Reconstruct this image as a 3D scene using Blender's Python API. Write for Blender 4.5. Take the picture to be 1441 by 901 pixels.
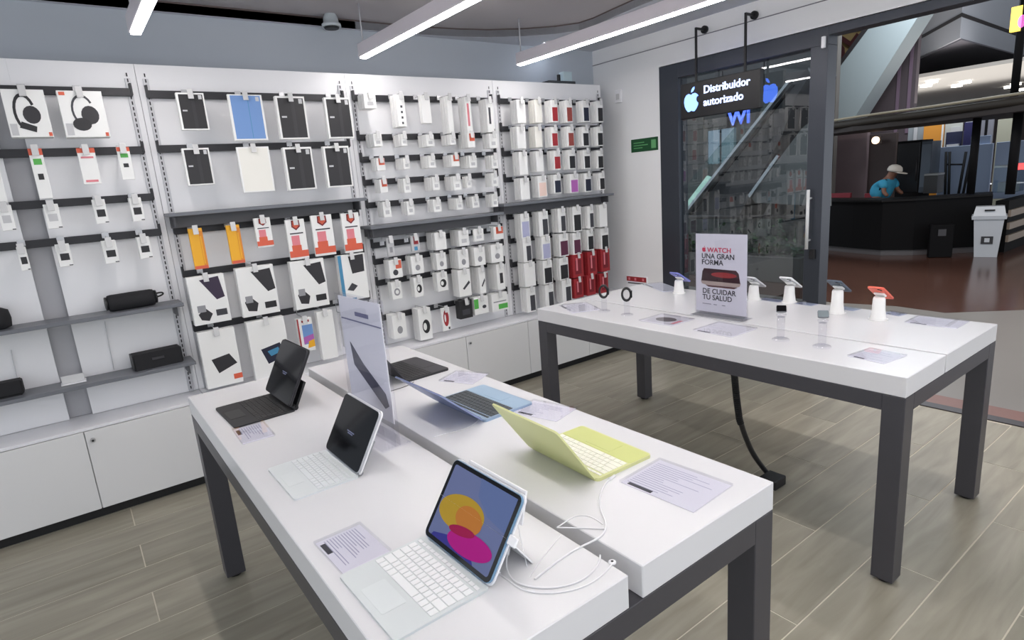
import bpy, bmesh, math, random
from mathutils import Vector, Matrix
random.seed(7)
for o in list(bpy.data.objects): bpy.data.objects.remove(o)
SC = bpy.context.scene; COL = SC.collection
# ------------------------------------------------------------------ camera
F_PX, YAW, PITCH, ROLL, CH = 841.98, 0.6299, -0.225, -0.0772, 1.6
_f = Vector((math.sin(YAW)*math.cos(PITCH), math.cos(YAW)*math.cos(PITCH), math.sin(PITCH)))
_r = Vector((math.cos(YAW), -math.sin(YAW), 0)); _u = _r.cross(_f)
R_ = _r*math.cos(ROLL) + _u*math.sin(ROLL); U_ = -_r*math.sin(ROLL) + _u*math.cos(ROLL)
cam = bpy.data.objects.new('camera', bpy.data.cameras.new('camera')); COL.objects.link(cam)
cam.data.sensor_width = 36; cam.data.lens = F_PX/1441*36; cam.data.clip_start = .05; cam.data.clip_end = 200
M_ = Matrix((R_, U_, -_f)).transposed().to_4x4(); M_.translation = Vector((0, 0, CH)); cam.matrix_world = M_
SC.camera = cam
def at(px, py, **k):
    "where the sight line of a measured photo point meets the real plane x=, y= or z="
    d = _f + R_*((px-720)/F_PX) - U_*((py-450)/F_PX); o = Vector((0, 0, CH))
    a, v = list(k.items())[0]; i = 'xyz'.index(a); t = (v-o[i])/d[i]
    return o + d*t
# ------------------------------------------------------------------ world, exposure
w = bpy.data.worlds.new('world'); SC.world = w; w.use_nodes = True
w.node_tree.nodes['Background'].inputs[0].default_value = (.88, .93, 1, 1)
w.node_tree.nodes['Background'].inputs[1].default_value = .95
SC.view_settings.view_transform = 'Standard'; SC.view_settings.look = 'None'
SC.view_settings.exposure = 0.5; SC.view_settings.gamma = 1
LAMP_POWER = 24.5
def area(name, loc, size, power, col, rot=(0, 0, 0)):
    l = bpy.data.lights.new(name, 'AREA'); l.energy = power; l.color = col; l.shape = 'RECTANGLE'
    l.size, l.size_y = size; o = bpy.data.objects.new(name, l); COL.objects.link(o)
    o.location = loc; o.rotation_euler = rot; return o
area('mall_fill_light', (6.0, 1.8, 5.3), (1, 4), 130, (1, .88, .80))  # added fill lights that brighten the mall, no real fixtures
area('mall_fill_light', (8.0, 9.5, 5.2), (2, 3), 220, (.8, .9, 1))
area('mall_fill_light', (12.8, 4.0, 5.2), (.8, 3), 140, (.85, .93, 1))
area('mall_fill_light', (18, 6.0, 2.6), (6, 6), 130, (1, .95, .9), (math.pi, 0, 0))  # added fill light aimed up at the far ceiling
# ------------------------------------------------------------------ materials
def lin(c):
    c = c/255
    return c/12.92 if c <= .04045 else ((c+.055)/1.055)**2.4
def rgb(c): return (lin(c[0]), lin(c[1]), lin(c[2]), 1)
MATS = {}
def mat(name, c, rough=.5, metal=0, emit=0, noise=0, scale=20, spec=.5, bump=0, stretch=None, coat=0):
    if name in MATS: return MATS[name]
    m = bpy.data.materials.new(name); m.use_nodes = True; nt = m.node_tree; b = nt.nodes['Principled BSDF']
    b.inputs['Base Color'].default_value = rgb(c); b.inputs['Roughness'].default_value = rough
    b.inputs['Metallic'].default_value = metal; b.inputs['Specular IOR Level'].default_value = spec
    b.inputs['Coat Weight'].default_value = coat
    if emit:
        b.inputs['Emission Color'].default_value = rgb(c); b.inputs['Emission Strength'].default_value = emit
    if noise or bump:
        tc = nt.nodes.new('ShaderNodeTexCoord'); mp = nt.nodes.new('ShaderNodeMapping')
        nt.links.new(tc.outputs['Object'], mp.inputs[0])
        if stretch: mp.inputs['Scale'].default_value = stretch
        n = nt.nodes.new('ShaderNodeTexNoise'); n.inputs['Scale'].default_value = scale; n.inputs['Detail'].default_value = 4
        nt.links.new(mp.outputs[0], n.inputs[0])
        if noise:
            mx = nt.nodes.new('ShaderNodeMix'); mx.data_type = 'RGBA'; mx.blend_type = 'MIX'
            a = rgb(c); mx.inputs[6].default_value = tuple(v*(1-noise) for v in a[:3])+(1,)
            mx.inputs[7].default_value = tuple(min(1, v*(1+noise)) for v in a[:3])+(1,)
            nt.links.new(n.outputs[0], mx.inputs[0]); nt.links.new(mx.outputs[2], b.inputs['Base Color'])
        if bump:
            bp = nt.nodes.new('ShaderNodeBump'); bp.inputs['Strength'].default_value = bump; bp.inputs['Distance'].default_value = .002
            nt.links.new(n.outputs[0], bp.inputs['Height']); nt.links.new(bp.outputs[0], b.inputs['Normal'])
    MATS[name] = m; return m
def clear(name, tint, ior=1.45, rough=0.0):
    if name in MATS: return MATS[name]
    m = bpy.data.materials.new(name); m.use_nodes = True; nt = m.node_tree; nt.nodes.remove(nt.nodes['Principled BSDF'])
    out = nt.nodes['Material Output']; t = nt.nodes.new('ShaderNodeBsdfTransparent'); g = nt.nodes.new('ShaderNodeBsdfGlossy')
    fr = nt.nodes.new('ShaderNodeFresnel'); mx = nt.nodes.new('ShaderNodeMixShader')
    fr.inputs[0].default_value = ior; g.inputs['Roughness'].default_value = rough
    t.inputs[0].default_value = tuple(tint)+(1,)
    ge = nt.nodes.new('ShaderNodeNewGeometry'); mm = nt.nodes.new('ShaderNodeMath'); mm.operation = 'SUBTRACT'; mm.inputs[0].default_value = 1; m3 = nt.nodes.new('ShaderNodeMath'); m3.operation = 'MULTIPLY'
    nt.links.new(ge.outputs['Backfacing'], mm.inputs[1]); nt.links.new(mm.outputs[0], m3.inputs[0]); nt.links.new(fr.outputs[0], m3.inputs[1])
    nt.links.new(m3.outputs[0], mx.inputs[0]); nt.links.new(t.outputs[0], mx.inputs[1]); nt.links.new(g.outputs[0], mx.inputs[2])
    nt.links.new(mx.outputs[0], out.inputs[0]); MATS[name] = m; return m
WALL = mat('wall_paint', (236, 236, 236), .7, noise=.03, scale=3)
WALLB = mat('upper_wall_paint', (184, 191, 199), .7, noise=.04, scale=2)
PANEL = mat('white_laminate', (234, 234, 236), .45, noise=.015, scale=4)
CAB = mat('cabinet_laminate', (220, 220, 220), .4, noise=.015, scale=3)
LEDGE = mat('cabinet_top', (232, 232, 236), .3)
CEIL = mat('ceiling_paint', (186, 189, 196), .8, noise=.05, scale=2)
CEILD = mat('recess_paint', (178, 174, 177), .85, noise=.04, scale=1)
FASC = mat('recess_edge', (96, 84, 82), .8)
RAIL = mat('rail_dark', (36, 36, 41), .45, noise=.1)
UPR = mat('upright_grey', (196, 196, 200), .4, .1)
SLOT = mat('slot_black', (38, 38, 42), .8)
SHELF = mat('shelf_grey', (108, 111, 117), .4, noise=.06, scale=8)
SHELFD = mat('shelf_dark', (84, 84, 88), .5)
DUCT = mat('duct_grey', (172, 172, 176), .5)
HOOKM = mat('hook_metal', (190, 190, 192), .3, .7)
HOLD = mat('holder_plastic', (206, 206, 206), .35)
TICK = mat('ticket_print', (140, 140, 144), .6)
TOP = mat('tabletop_white', (218, 218, 220), .26, noise=.01, scale=3, spec=.4)
FRAME = mat('frame_graphite', (72, 71, 76), .38, .25, noise=.06, scale=12)
BLACK = mat('black_plastic', (26, 26, 28), .45)
BLACKT = mat('black_fabric', (30, 30, 33), .85, noise=.3, scale=300, bump=.4)
WHITE = mat('white_card', (236, 235, 232), .5)
WHITEP = mat('white_plastic', (238, 238, 240), .3)
GREYK = mat('kick_black', (24, 24, 26), .6)
GROUT = mat('grout', (205, 199, 183), .9, noise=.08, scale=60)
SCREEN = mat('glass_screen', (7, 7, 11), .07, spec=.3)
ACR = clear('acrylic', (.95, .95, .97)); ACR2 = clear('acrylic_tint', (.95, .95, .97))
GLASS = clear('door_glass', (.62, .66, .68), 2.1)
# floor tile: wood grained ceramic, grain along the length
def tile_mat():
    m = bpy.data.materials.new('wood_grain_tile'); m.use_nodes = True; nt = m.node_tree; b = nt.nodes['Principled BSDF']
    tc = nt.nodes.new('ShaderNodeTexCoord'); oi = nt.nodes.new('ShaderNodeObjectInfo'); ad = nt.nodes.new('ShaderNodeVectorMath'); ad.operation = 'ADD'
    ml = nt.nodes.new('ShaderNodeMath'); ml.operation = 'MULTIPLY'; ml.inputs[1].default_value = 37
    nt.links.new(oi.outputs['Random'], ml.inputs[0]); nt.links.new(tc.outputs['Object'], ad.inputs[0]); nt.links.new(ml.outputs[0], ad.inputs[1])
    mp = nt.nodes.new('ShaderNodeMapping'); mp.inputs['Scale'].default_value = (.9, 7, 1); nt.links.new(ad.outputs[0], mp.inputs[0])
    n = nt.nodes.new('ShaderNodeTexNoise'); n.inputs['Scale'].default_value = 2.2; n.inputs['Detail'].default_value = 7; n.inputs['Distortion'].default_value = .5
    nt.links.new(mp.outputs[0], n.inputs[0])
    cr = nt.nodes.new('ShaderNodeValToRGB'); e = cr.color_ramp.elements
    e[0].position = .28; e[0].color = rgb((134, 129, 115)); e[1].position = .75; e[1].color = rgb((166, 161, 146))
    k = e.new(.5); k.color = rgb((150, 145, 130))
    nt.links.new(n.outputs[0], cr.inputs[0])
    hv = nt.nodes.new('ShaderNodeHueSaturation'); mr = nt.nodes.new('ShaderNodeMapRange'); mr.inputs[3].default_value = .9; mr.inputs[4].default_value = 1.08
    nt.links.new(oi.outputs['Random'], mr.inputs[0]); nt.links.new(mr.outputs[0], hv.inputs['Value']); nt.links.new(cr.outputs[0], hv.inputs['Color'])
    nt.links.new(hv.outputs[0], b.inputs['Base Color']); b.inputs['Roughness'].default_value = .42
    return m
TILE = tile_mat()
PAL = dict(black=(34, 33, 36), ink=(60, 60, 66), dark=(44, 42, 46), blue=(112, 150, 205), navy=(30, 34, 56), red=(160, 40, 46), rust=(146, 66, 58), orange=(218, 96, 68),
           yellow=(240, 176, 36), yellow2=(222, 138, 40), peach=(236, 208, 196), lilac=(176, 178, 208), magenta=(176, 98, 176), maroon=(92, 40, 66), green=(86, 176, 78),
           dgreen=(30, 88, 44), grey=(150, 150, 154), lgrey=(196, 196, 198), cyan=(70, 140, 180), white=(240, 240, 238), cream=(238, 236, 228), wine=(120, 22, 34), pink=(224, 130, 140), purple=(52, 38, 62))
def pal(n): return mat('print_'+n, PAL[n], .45)
# ------------------------------------------------------------------ object helpers
def obj(name, data, m=None, parent=None, loc=None, rot=None):
    o = bpy.data.objects.new(name, data); COL.objects.link(o)
    if m is not None:
        data.materials.clear()
        for q in (m if isinstance(m, (list, tuple)) else [m]): data.materials.append(q)
    if parent: o.parent = parent
    if loc is not None: o.location = loc
    if rot is not None: o.rotation_euler = rot
    return o
def tag(o, label=None, cat=None, group=None, kind=None):
    if label: o['label'] = label
    if cat: o['category'] = cat
    if group: o['group'] = group
    if kind: o['kind'] = kind
    return o
def empty(name, loc=(0, 0, 0), rz=0, label=None, cat=None, group=None, kind=None):
    o = bpy.data.objects.new(name, None); COL.objects.link(o); o.location = loc; o.rotation_euler = (0, 0, rz); o.empty_display_size = .05
    return tag(o, label, cat, group, kind)
def mk(name, verts, faces, smooth=False, mi=None):
    me = bpy.data.meshes.new(name); me.from_pydata([tuple(v) for v in verts], [], faces)
    if mi: me.polygons.foreach_set('material_index', mi)
    if smooth: me.polygons.foreach_set('use_smooth', [True]*len(me.polygons))
    me.update(); return me
class MB:
    def __init__(s): s.bm = bmesh.new()
    def box(s, x0, x1, y0, y1, z0, z1, bev=0, mi=0):
        vs = [s.bm.verts.new((x, y, z)) for z in (z0, z1) for y in (y0, y1) for x in (x0, x1)]
        fs = [s.bm.faces.new([vs[i] for i in q]) for q in ((0, 2, 3, 1), (4, 5, 7, 6), (0, 1, 5, 4), (2, 6, 7, 3), (0, 4, 6, 2), (1, 3, 7, 5))]
        for f in fs: f.material_index = mi
        if bev:
            es = list({e for f in fs for e in f.edges}); bmesh.ops.bevel(s.bm, geom=es, offset=bev, segments=1, affect='EDGES', profile=.5)
        return s
    def prism(s, pts, a, b, axis='z', mi=0):
        "extrude a 2-D outline between a and b along axis"
        def P(p, t): return {'z': (p[0], p[1], t), 'y': (p[0], t, p[1]), 'x': (t, p[0], p[1])}[axis]
        A = [s.bm.verts.new(P(p, a)) for p in pts]; B = [s.bm.verts.new(P(p, b)) for p in pts]; n = len(pts)
        fs = [s.bm.faces.new(A[::-1]), s.bm.faces.new(B)] + [s.bm.faces.new([A[i], A[(i+1) % n], B[(i+1) % n], B[i]]) for i in range(n)]
        for f in fs: f.material_index = mi
        return s
    def cyl(s, p, q, r, r2=None, n=16, mi=0, cap=True):
        p = Vector(p); q = Vector(q); d = (q-p).normalized(); t = Vector((0, 0, 1)) if abs(d.z) < .9 else Vector((1, 0, 0))
        u = d.cross(t).normalized(); v = d.cross(u); r2 = r if r2 is None else r2
        A = [s.bm.verts.new(p+u*r*math.cos(2*math.pi*i/n)+v*r*math.sin(2*math.pi*i/n)) for i in range(n)]
        B = [s.bm.verts.new(q+u*r2*math.cos(2*math.pi*i/n)+v*r2*math.sin(2*math.pi*i/n)) for i in range(n)]
        fs = [s.bm.faces.new([A[i], A[(i+1) % n], B[(i+1) % n], B[i]]) for i in range(n)]
        for f in fs: f.smooth = True
        if cap: fs += [s.bm.faces.new(A[::-1]), s.bm.faces.new(B)]
        for f in fs: f.material_index = mi
        return s
    def lathe(s, prof, c=(0, 0, 0), n=20, sx=1, sy=1, mi=0):
        rings = [[s.bm.verts.new((c[0]+r*sx*math.cos(2*math.pi*i/n), c[1]+r*sy*math.sin(2*math.pi*i/n), c[2]+z)) for i in range(n)] for r, z in prof]
        for A, B in zip(rings, rings[1:]):
            for i in range(n):
                f = s.bm.faces.new([A[i], A[(i+1) % n], B[(i+1) % n], B[i]]); f.smooth = True; f.material_index = mi
        s.bm.faces.new(rings[0][::-1]).material_index = mi; s.bm.faces.new(rings[-1]).material_index = mi
        return s
    def mesh(s, name='m'):
        bmesh.ops.recalc_face_normals(s.bm, faces=s.bm.faces[:]); me = bpy.data.meshes.new(name); s.bm.to_mesh(me); s.bm.free(); return me
    def obj(s, name, m, parent=None, loc=None, rot=None): return obj(name, s.mesh(name), m, parent, loc, rot)
def B(x0, x1, y0, y1, z0, z1, name, m, parent=None, bev=0): return MB().box(x0, x1, y0, y1, z0, z1, bev).obj(name, m, parent)
def struct(name, me_or_mb, m, label=None):
    o = me_or_mb.obj(name, m); o['kind'] = 'structure'
    if label: o['label'] = label
    return o
def tube(name, pts, r, m, parent=None, res=6):
    cu = bpy.data.curves.new(name, 'CURVE'); cu.dimensions = '3D'; sp = cu.splines.new('NURBS'); sp.points.add(len(pts)-1)
    for q, p in zip(sp.points, pts): q.co = (*p, 1)
    sp.use_endpoint_u = True; sp.order_u = 4; cu.bevel_depth = r; cu.bevel_resolution = 2; cu.resolution_u = res
    t = bpy.data.objects.new('t', cu); COL.objects.link(t); me = bpy.data.meshes.new_from_object(t.evaluated_get(bpy.context.evaluated_depsgraph_get()))
    bpy.data.objects.remove(t); bpy.data.curves.remove(cu)
    me.polygons.foreach_set('use_smooth', [True]*len(me.polygons))
    return obj(name, me, m, parent)
def text_mesh(s, size, depth=.001, align='LEFT', bold=0, squeeze=1):
    cu = bpy.data.curves.new('txt', 'FONT'); cu.body = s; cu.size = size; cu.extrude = depth/2; cu.align_x = align; cu.offset = bold; cu.resolution_u = 3
    t = bpy.data.objects.new('t', cu); COL.objects.link(t); bpy.context.view_layer.update()
    me = bpy.data.meshes.new_from_object(t.evaluated_get(bpy.context.evaluated_depsgraph_get())); bpy.data.objects.remove(t); bpy.data.curves.remove(cu)
    if squeeze != 1: me.transform(Matrix.Diagonal((squeeze, 1, 1, 1)))
    return me
# text orientation: rotation that puts text X along `along`, text Y up, facing the viewer side
def face_rot(normal, up=Vector((0, 0, 1))):
    n = Vector(normal).normalized(); x = up.cross(n).normalized(); y = n.cross(x)
    return Matrix((x, y, n)).transposed().to_euler()
def fruit_outline(s):
    "bitten fruit emblem: body and leaf outlines"
    P = [(0, .30), (.10, .36), (.24, .37), (.36, .30), (.42, .20)]
    cx, cy, r = .50, .06, .20
    P += [(cx+r*math.cos(a), cy+r*math.sin(a)) for a in [math.radians(q) for q in (118, 140, 160, 180, 200, 222, 245)]]
    P += [(.40, -.24), (.30, -.40), (.20, -.50), (.10, -.50), (0, -.45), (-.10, -.50), (-.20, -.50), (-.31, -.38), (-.40, -.20), (-.43, 0), (-.40, .18), (-.30, .32), (-.16, .37), (-.06, .34)]
    L = [(0, .42), (.02, .54), (.10, .64), (.20, .68), (.19, .56), (.11, .46)]
    return [(x*s, y*s) for x, y in P], [(x*s, y*s) for x, y in L]
def fruit_mesh(s, d):
    a, b = fruit_outline(s); m = MB(); m.prism(a, -d/2, d/2); m.prism(b, -d/2, d/2); bmesh.ops.triangulate(m.bm, faces=m.bm.faces[:]); return m.mesh('emblem')
# ================================================================== SETTING
DW = 4.2; YB = 4.2
# floor with tiles
fl = struct('floor', MB().box(-2.6, DW+.02, -2.2, YB, -.05, -.0014), GROUT, 'grout bed under the wood look floor tiles')
tw, th_ = 1.195, .2365
tm = MB().box(.0024, tw-.0024, .0024, th_-.0024, -.012, 0, .0006).mesh('floor_tile'); tm.materials.append(TILE)
for k in range(-9, 15):
    y0 = .68+th_*k
    for j in range(-3, 5):
        x0 = .02+tw*(j if k % 2 == 0 else j-.5)
        if x0 > DW-.03 or x0+tw < -2.6 or y0 > YB: continue
        x1 = min(x0+tw, DW+.02); y1 = min(y0+th_, YB)
        if x1-x0 < tw-.001 or y1-y0 < th_-.001:
            o = MB().box(.0024, x1-x0-.0024, .0024, y1-y0-.0024, -.012, 0, .0006).obj('floor_tile', TILE, fl)
        else:
            o = bpy.data.objects.new('floor_tile', tm); COL.objects.link(o); o.parent = fl
        o.location = (x0, y0, 0)
struct('trim_1', MB().box(DW+.02, DW+.10, -2.2, 2.06, -.05, .006), mat('threshold_dark', (58, 54, 58), .4), 'dark metal threshold strip at the shop entrance')
struct('trim_2', MB().box(DW+.10, DW+.27, -2.2, 3.6, -.05, .004), mat('threshold_brown', (124, 88, 80), .4, noise=.1), 'brown stone strip outside the entrance')
# mall floor
MF = mat('mall_floor_brown', (84, 58, 49), .16, noise=.18, scale=.8, spec=.5)
MG = mat('mall_floor_grey', (128, 125, 121), .3, noise=.08, scale=1.5)
struct('floor_mall_near', MB().prism([(DW+.27, -2.2), (7.4, -2.2), (7.45, 1.6), (6.93, 2.13), (7.0, 2.6), (6.85, 3.2), (7.0, 9), (DW+.27, 9)], -.05, 0), MG, 'pale grey mall floor just outside the entrance')
struct('floor_mall', MB().prism([(7.4, -2.2), (32, -2.2), (32, 16), (7.0, 16), (7.0, 9), (6.85, 3.2), (7.0, 2.6), (6.93, 2.13), (7.45, 1.6)], -.05, -.001), MF, 'polished brown mall floor before the kiosk')
# walls
struct('wall_back', MB().box(-2.6, DW+.15, YB, YB+.1, 0, 3.0), WALLB, 'grey white wall above the display panels')
dw = MB().box(DW, DW+.14, 3.44, YB, 0, 2.72); dw.box(DW, DW+.14, -2.2, 3.44, 2.435, 2.72)
struct('wall_right', dw, WALL, 'white side wall with the glass entrance')
struct('trim_3', MB().box(DW-.004, DW, -2.2, YB, 2.584, 2.590), mat('groove', (120, 120, 126), .7), 'thin grey joint along the top of the side wall')
# ceiling: perimeter at 2.71 with a curved recess above
rec = [(-2.5, -2.1), (-2.5, 4.17), (-1, 4.17), (0, 4.17), (1, 4.17), (1.9, 4.17), (2.2, 4.165), (2.46, 4.15), (2.7, 4.12), (2.95, 4.06), (3.2, 3.94), (3.4, 3.80), (3.52, 3.65), (3.53, 3.5), (3.50, 3.3), (3.46, 3.0), (3.42, 2.5), (3.4, 1), (3.4, -2.1)]
bm = bmesh.new(); outer = [(-2.6, -2.2), (-2.6, YB), (DW+.14, YB), (DW+.14, -2.2)]
vo = [bm.verts.new((x, y, 2.71)) for x, y in outer]; vi = [bm.verts.new((x, y, 2.71)) for x, y in rec]
es = [bm.edges.new((vo[i], vo[(i+1) % 4])) for i in range(4)] + [bm.edges.new((vi[i], vi[(i+1) % len(vi)])) for i in range(len(vi))]
bmesh.ops.triangle_fill(bm, use_beauty=True, edges=es)
ext = bmesh.ops.extrude_face_region(bm, geom=bm.faces[:]); bmesh.ops.translate(bm, verts=[v for v in ext['geom'] if isinstance(v, bmesh.types.BMVert)], vec=(0, 0, .05))
bmesh.ops.recalc_face_normals(bm, faces=bm.faces[:]); me = bpy.data.meshes.new('ceiling'); bm.to_mesh(me); bm.free()
ce = obj('ceiling', me, CEIL); tag(ce, 'light grey ceiling border around a curved recess', kind='structure')
n = len(rec); vs = [(x, y, z) for z in (2.712, 2.77) for x, y in rec]
me = mk('recess_fascia', vs, [(i, (i+1) % n, n+(i+1) % n, n+i) for i in range(n)])
sm = obj('recess_edge', me, FASC, ce)
sl = sm.modifiers.new('thick', 'SOLIDIFY'); sl.thickness = .02
B(-2.6, DW+.1, -2.2, YB, 2.77, 2.81, 'recess_top', CEILD, ce)
# ceiling fittings
e = empty('ceiling_spotlight', (3.528, 4.04, 2.71), 0, 'small round lit recessed spotlight in the ceiling corner', 'spotlight')
MB().lathe([(.05, 0), (.05, -.006), (.04, -.008)], n=24).obj('bezel', WHITEP, e)
MB().lathe([(.034, -.0085), (.034, -.012)], n=24).obj('bulb', mat('bulb_light', (230, 238, 255), .5, emit=22), e)
e = empty('dome_camera', (1.70, 4.10, 2.69), 0, 'small white dome camera at the top of the back wall', 'camera')
MB().lathe([(.062, 0), (.062, .02), (.05, .024), (.046, .06), (.035, .085), (.015, .10), (.003, .102)], n=24).obj('dome', mat('dome_white', (200, 208, 212), .35), e)
MB().cyl((0, 0, .02), (0, .095, .02), .02).obj('mount', WHITEP, e)
MB().lathe([(.045, -.010), (.05, 0)], n=20).obj('lens_ring', BLACK, e)
# linear pendant lamps
HOUS = mat('lamp_housing', (226, 220, 226), .35, .2)
DIFF = mat('lamp_diffuser', (255, 250, 248), .5, emit=LAMP_POWER)
for lx, ly, lab in ((.49, 3.63, 'left white linear pendant lamp over the left display table'), (1.775, 3.84, 'middle white linear pendant lamp hanging between the tables'), (2.99, 3.76, 'right white linear pendant lamp over the watch table')):
    e = empty('linear_lamp', (lx, ly, 2.45), 0, lab, 'lamp', 'linear pendant lamps')
    MB().box(-.03, .03, -5.4, 0, .006, .085, .003).obj('housing', HOUS, e)
    MB().box(-.021, .021, -5.39, -.006, -.002, .0055).obj('diffuser', DIFF, e)
    for yy in (-.03, -2.7, -5.3): MB().cyl((0, yy, .085), (0, yy, .318), .005, n=8).obj('suspension_rod', UPR, e)
# ================================================================== GLASS DOOR
DF = mat('door_frame_dark', (62, 66, 74), .35, .35)
y0, y1 = 2.06, 3.44
fr = empty('door_1', (DW, 0, 0), 0, 'dark framed glass door panel of the shop front', None, None, 'structure')
for nm, a in (('jamb', (0, .12, 3.25, y1, 0, 2.43)), ('head_rail', (0, .12, y0, y1-.19, 2.32, 2.43)), ('stile', (0, .12, y0, 2.175, 0, 2.32)), ('bottom_rail', (.02, .10, 2.175, 3.25, 0, .09))):
    B(*a, nm, DF, fr, .002)
B(.03, .06, 2.175, 3.25, .09, 2.32, 'glass_pane', GLASS, fr)
MB().cyl((-.045, 2.135, .99), (-.045, 2.135, 1.40), .011).cyl((-.045, 2.135, 1.05), (0, 2.135, 1.05), .007).cyl((-.045, 2.135, 1.34), (0, 2.135, 1.34), .007).obj('pull_handle', mat('handle_white', (214, 216, 216), .3), fr)
B(-.02, 0, 2.09, 2.13, .92, .985, 'lock_box', BLACK, fr, .002)
B(-.02, 0, 2.075, 2.098, 2.30, 2.37, 'door_sensor', WHITEP, fr, .002)
struct('trim_4', MB().box(DW, DW+.12, -2.2, y0, 2.375, 2.43, .002), DF, 'dark header beam over the open entrance')
# ================================================================== DISPLAY WALL
PY = 3.95; PITCHX = 1.186
bays = [(-.692, .494, 'left bay'), (.494, 1.680, 'second bay'), (1.680, 2.866, 'third bay'), (2.866, 4.03, 'right bay')]
rails = [[2.242, 1.942, 1.690, 1.495], [2.234, 1.945, 1.491, 1.240, .915], [2.238, 1.985, 1.842, 1.690, 1.538, 1.262, 1.148, .998, .746], [2.236, 2.030, 1.842, 1.641, 1.348, 1.154, .960, .765]]
bay_obj = []
def slot_mesh(n, step):
    m = MB()
    for i in range(n): m.box(-.003, .003, -.0015, 0, i*step, i*step+.018)
    return m.mesh('slots')
SLOTS = slot_mesh(62, .029); SLOTS.materials.append(SLOT)
for bi, (x0, x1, nm) in enumerate(bays):
    labs = ['white panel display bay with headphones and speakers', 'white panel display bay hung with tablet covers and keyboard cases', 'white panel display bay hung with earphones and adapters', 'white panel display bay full of phone case boxes']
    b = empty('display_bay', (0, 0, 0), 0, labs[bi], 'display rack', 'wall display bays'); bay_obj.append(b)
    if bi == 0:
        B(x0+.001, -.150, PY, PY+.02, .524, 2.375, 'back_panel', PANEL, b, .001)
        B(-.045, x1-.001, PY, PY+.02, .524, 2.375, 'back_panel', PANEL, b, .001)
        B(-.150, -.045, PY+.03, PY+.045, .524, 2.375, 'recessed_channel', DUCT, b)
        B(-.150, -.045, PY, PY+.03, 2.245, 2.375, 'channel_cap', PANEL, b)
    else:
        B(x0+.001, x1-.001, PY, PY+.02, .524, 2.375, 'back_panel', PANEL, b, .001)
    B(x0+.001, x1-.001, PY+.045, YB, 2.30, 2.372, 'top_board', PANEL, b)
    for ux in (x0+.042, x1-.042):
        u = B(ux-.014, ux+.014, PY-.008, PY, .524, 2.30, 'upright', UPR, b, .001)
        s = bpy.data.objects.new('slot_row', SLOTS); COL.objects.link(s); s.parent = u; s.location = (ux, PY-.008, .54); s['kind'] = 'stuff'
    for z in rails[bi]:
        B(x0+.032, x1-.035, PY-.030, PY-.008, z-.036, z+.004, 'hook_rail_and_shade', RAIL, b, .001)  # dark bar made taller to include the shadow under the rail
        for ex in (x0+.035, x1-.038): B(ex-.006, ex+.006, PY-.034, PY-.006, z-.03, z+.03, 'rail_clip', RAIL, b, .001)
def wall_shelf(b, x0, x1, z, fascia=False):
    s = B(x0, x1, 3.76, PY-.01, z-.020, z, 'shelf', SHELF, b, .002)
    for ex in (x0+.03, x1-.035): B(ex-.004, ex+.004, 3.80, PY-.008, z-.075, z-.02, 'shelf_bracket', SHELFD, s)
    if fascia: B(x0+.015, x1-.06, 3.86, 3.875, z-.085, z-.02, 'shelf_fascia', SHELFD, s, .001)
wall_shelf(bay_obj[0], -.72, .480, 1.085); wall_shelf(bay_obj[0], -.72, .482, .742)
wall_shelf(bay_obj[1], .492, 1.645, 1.578, True); wall_shelf(bay_obj[2], 1.648, 2.745, 1.388, True); wall_shelf(bay_obj[3], 2.75, 3.955, 1.445, True)
# thin wires on the left bay panel
for a in ([(147, 452), (152, 480), (160, 520)], [(15, 492), (20, 520), (30, 548)]):
    pts = [at(u, v, y=PY-.006) for u, v in a]; tube('wire', pts, .0022, mat('wire_grey', (205, 205, 208), .5), bay_obj[0])
# cabinets
for bi, (x0, x1, nm) in enumerate(bays):
    labs = ['white base cabinet below the speaker shelves', 'white base cabinet behind the left end of the tablet table', 'white base cabinet below the earphone bay', 'white base cabinet under the phone case bay']
    if bi == 3: x1 = DW
    c = empty('base_cabinet', ((x0+x1)/2, 3.72, 0), 0, labs[bi], 'cabinet', 'white base cabinets under the display wall'); w2 = (x1-x0)/2
    MB().box(-w2+.001, w2-.001, .018, YB-3.72-.002, .062, .505).obj('body', CAB, c)
    MB().box(-w2+.001, w2-.001, 0, YB-3.72-.002, .506, .522, .002).obj('top', LEDGE, c)
    MB().box(-w2+.001, w2-.001, .05, .07, 0, .062).obj('plinth', GREYK, c)
    for s in (-1, 1):
        xa, xb = (-w2+.002, -.002) if s < 0 else (.002, w2-.002)
        d = MB().box(xa, xb, 0, .017, .064, .503, .0015).obj('door', CAB, c)
        if s > 0:
            MB().cyl((.03, -.014, .45), (.03, 0, .45), .012, n=16).obj('lock', HOOKM, d)
            MB().cyl((.03, -.0145, .45), (.03, -.014, .45), .006, n=12).obj('keyhole', BLACK, d)
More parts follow.
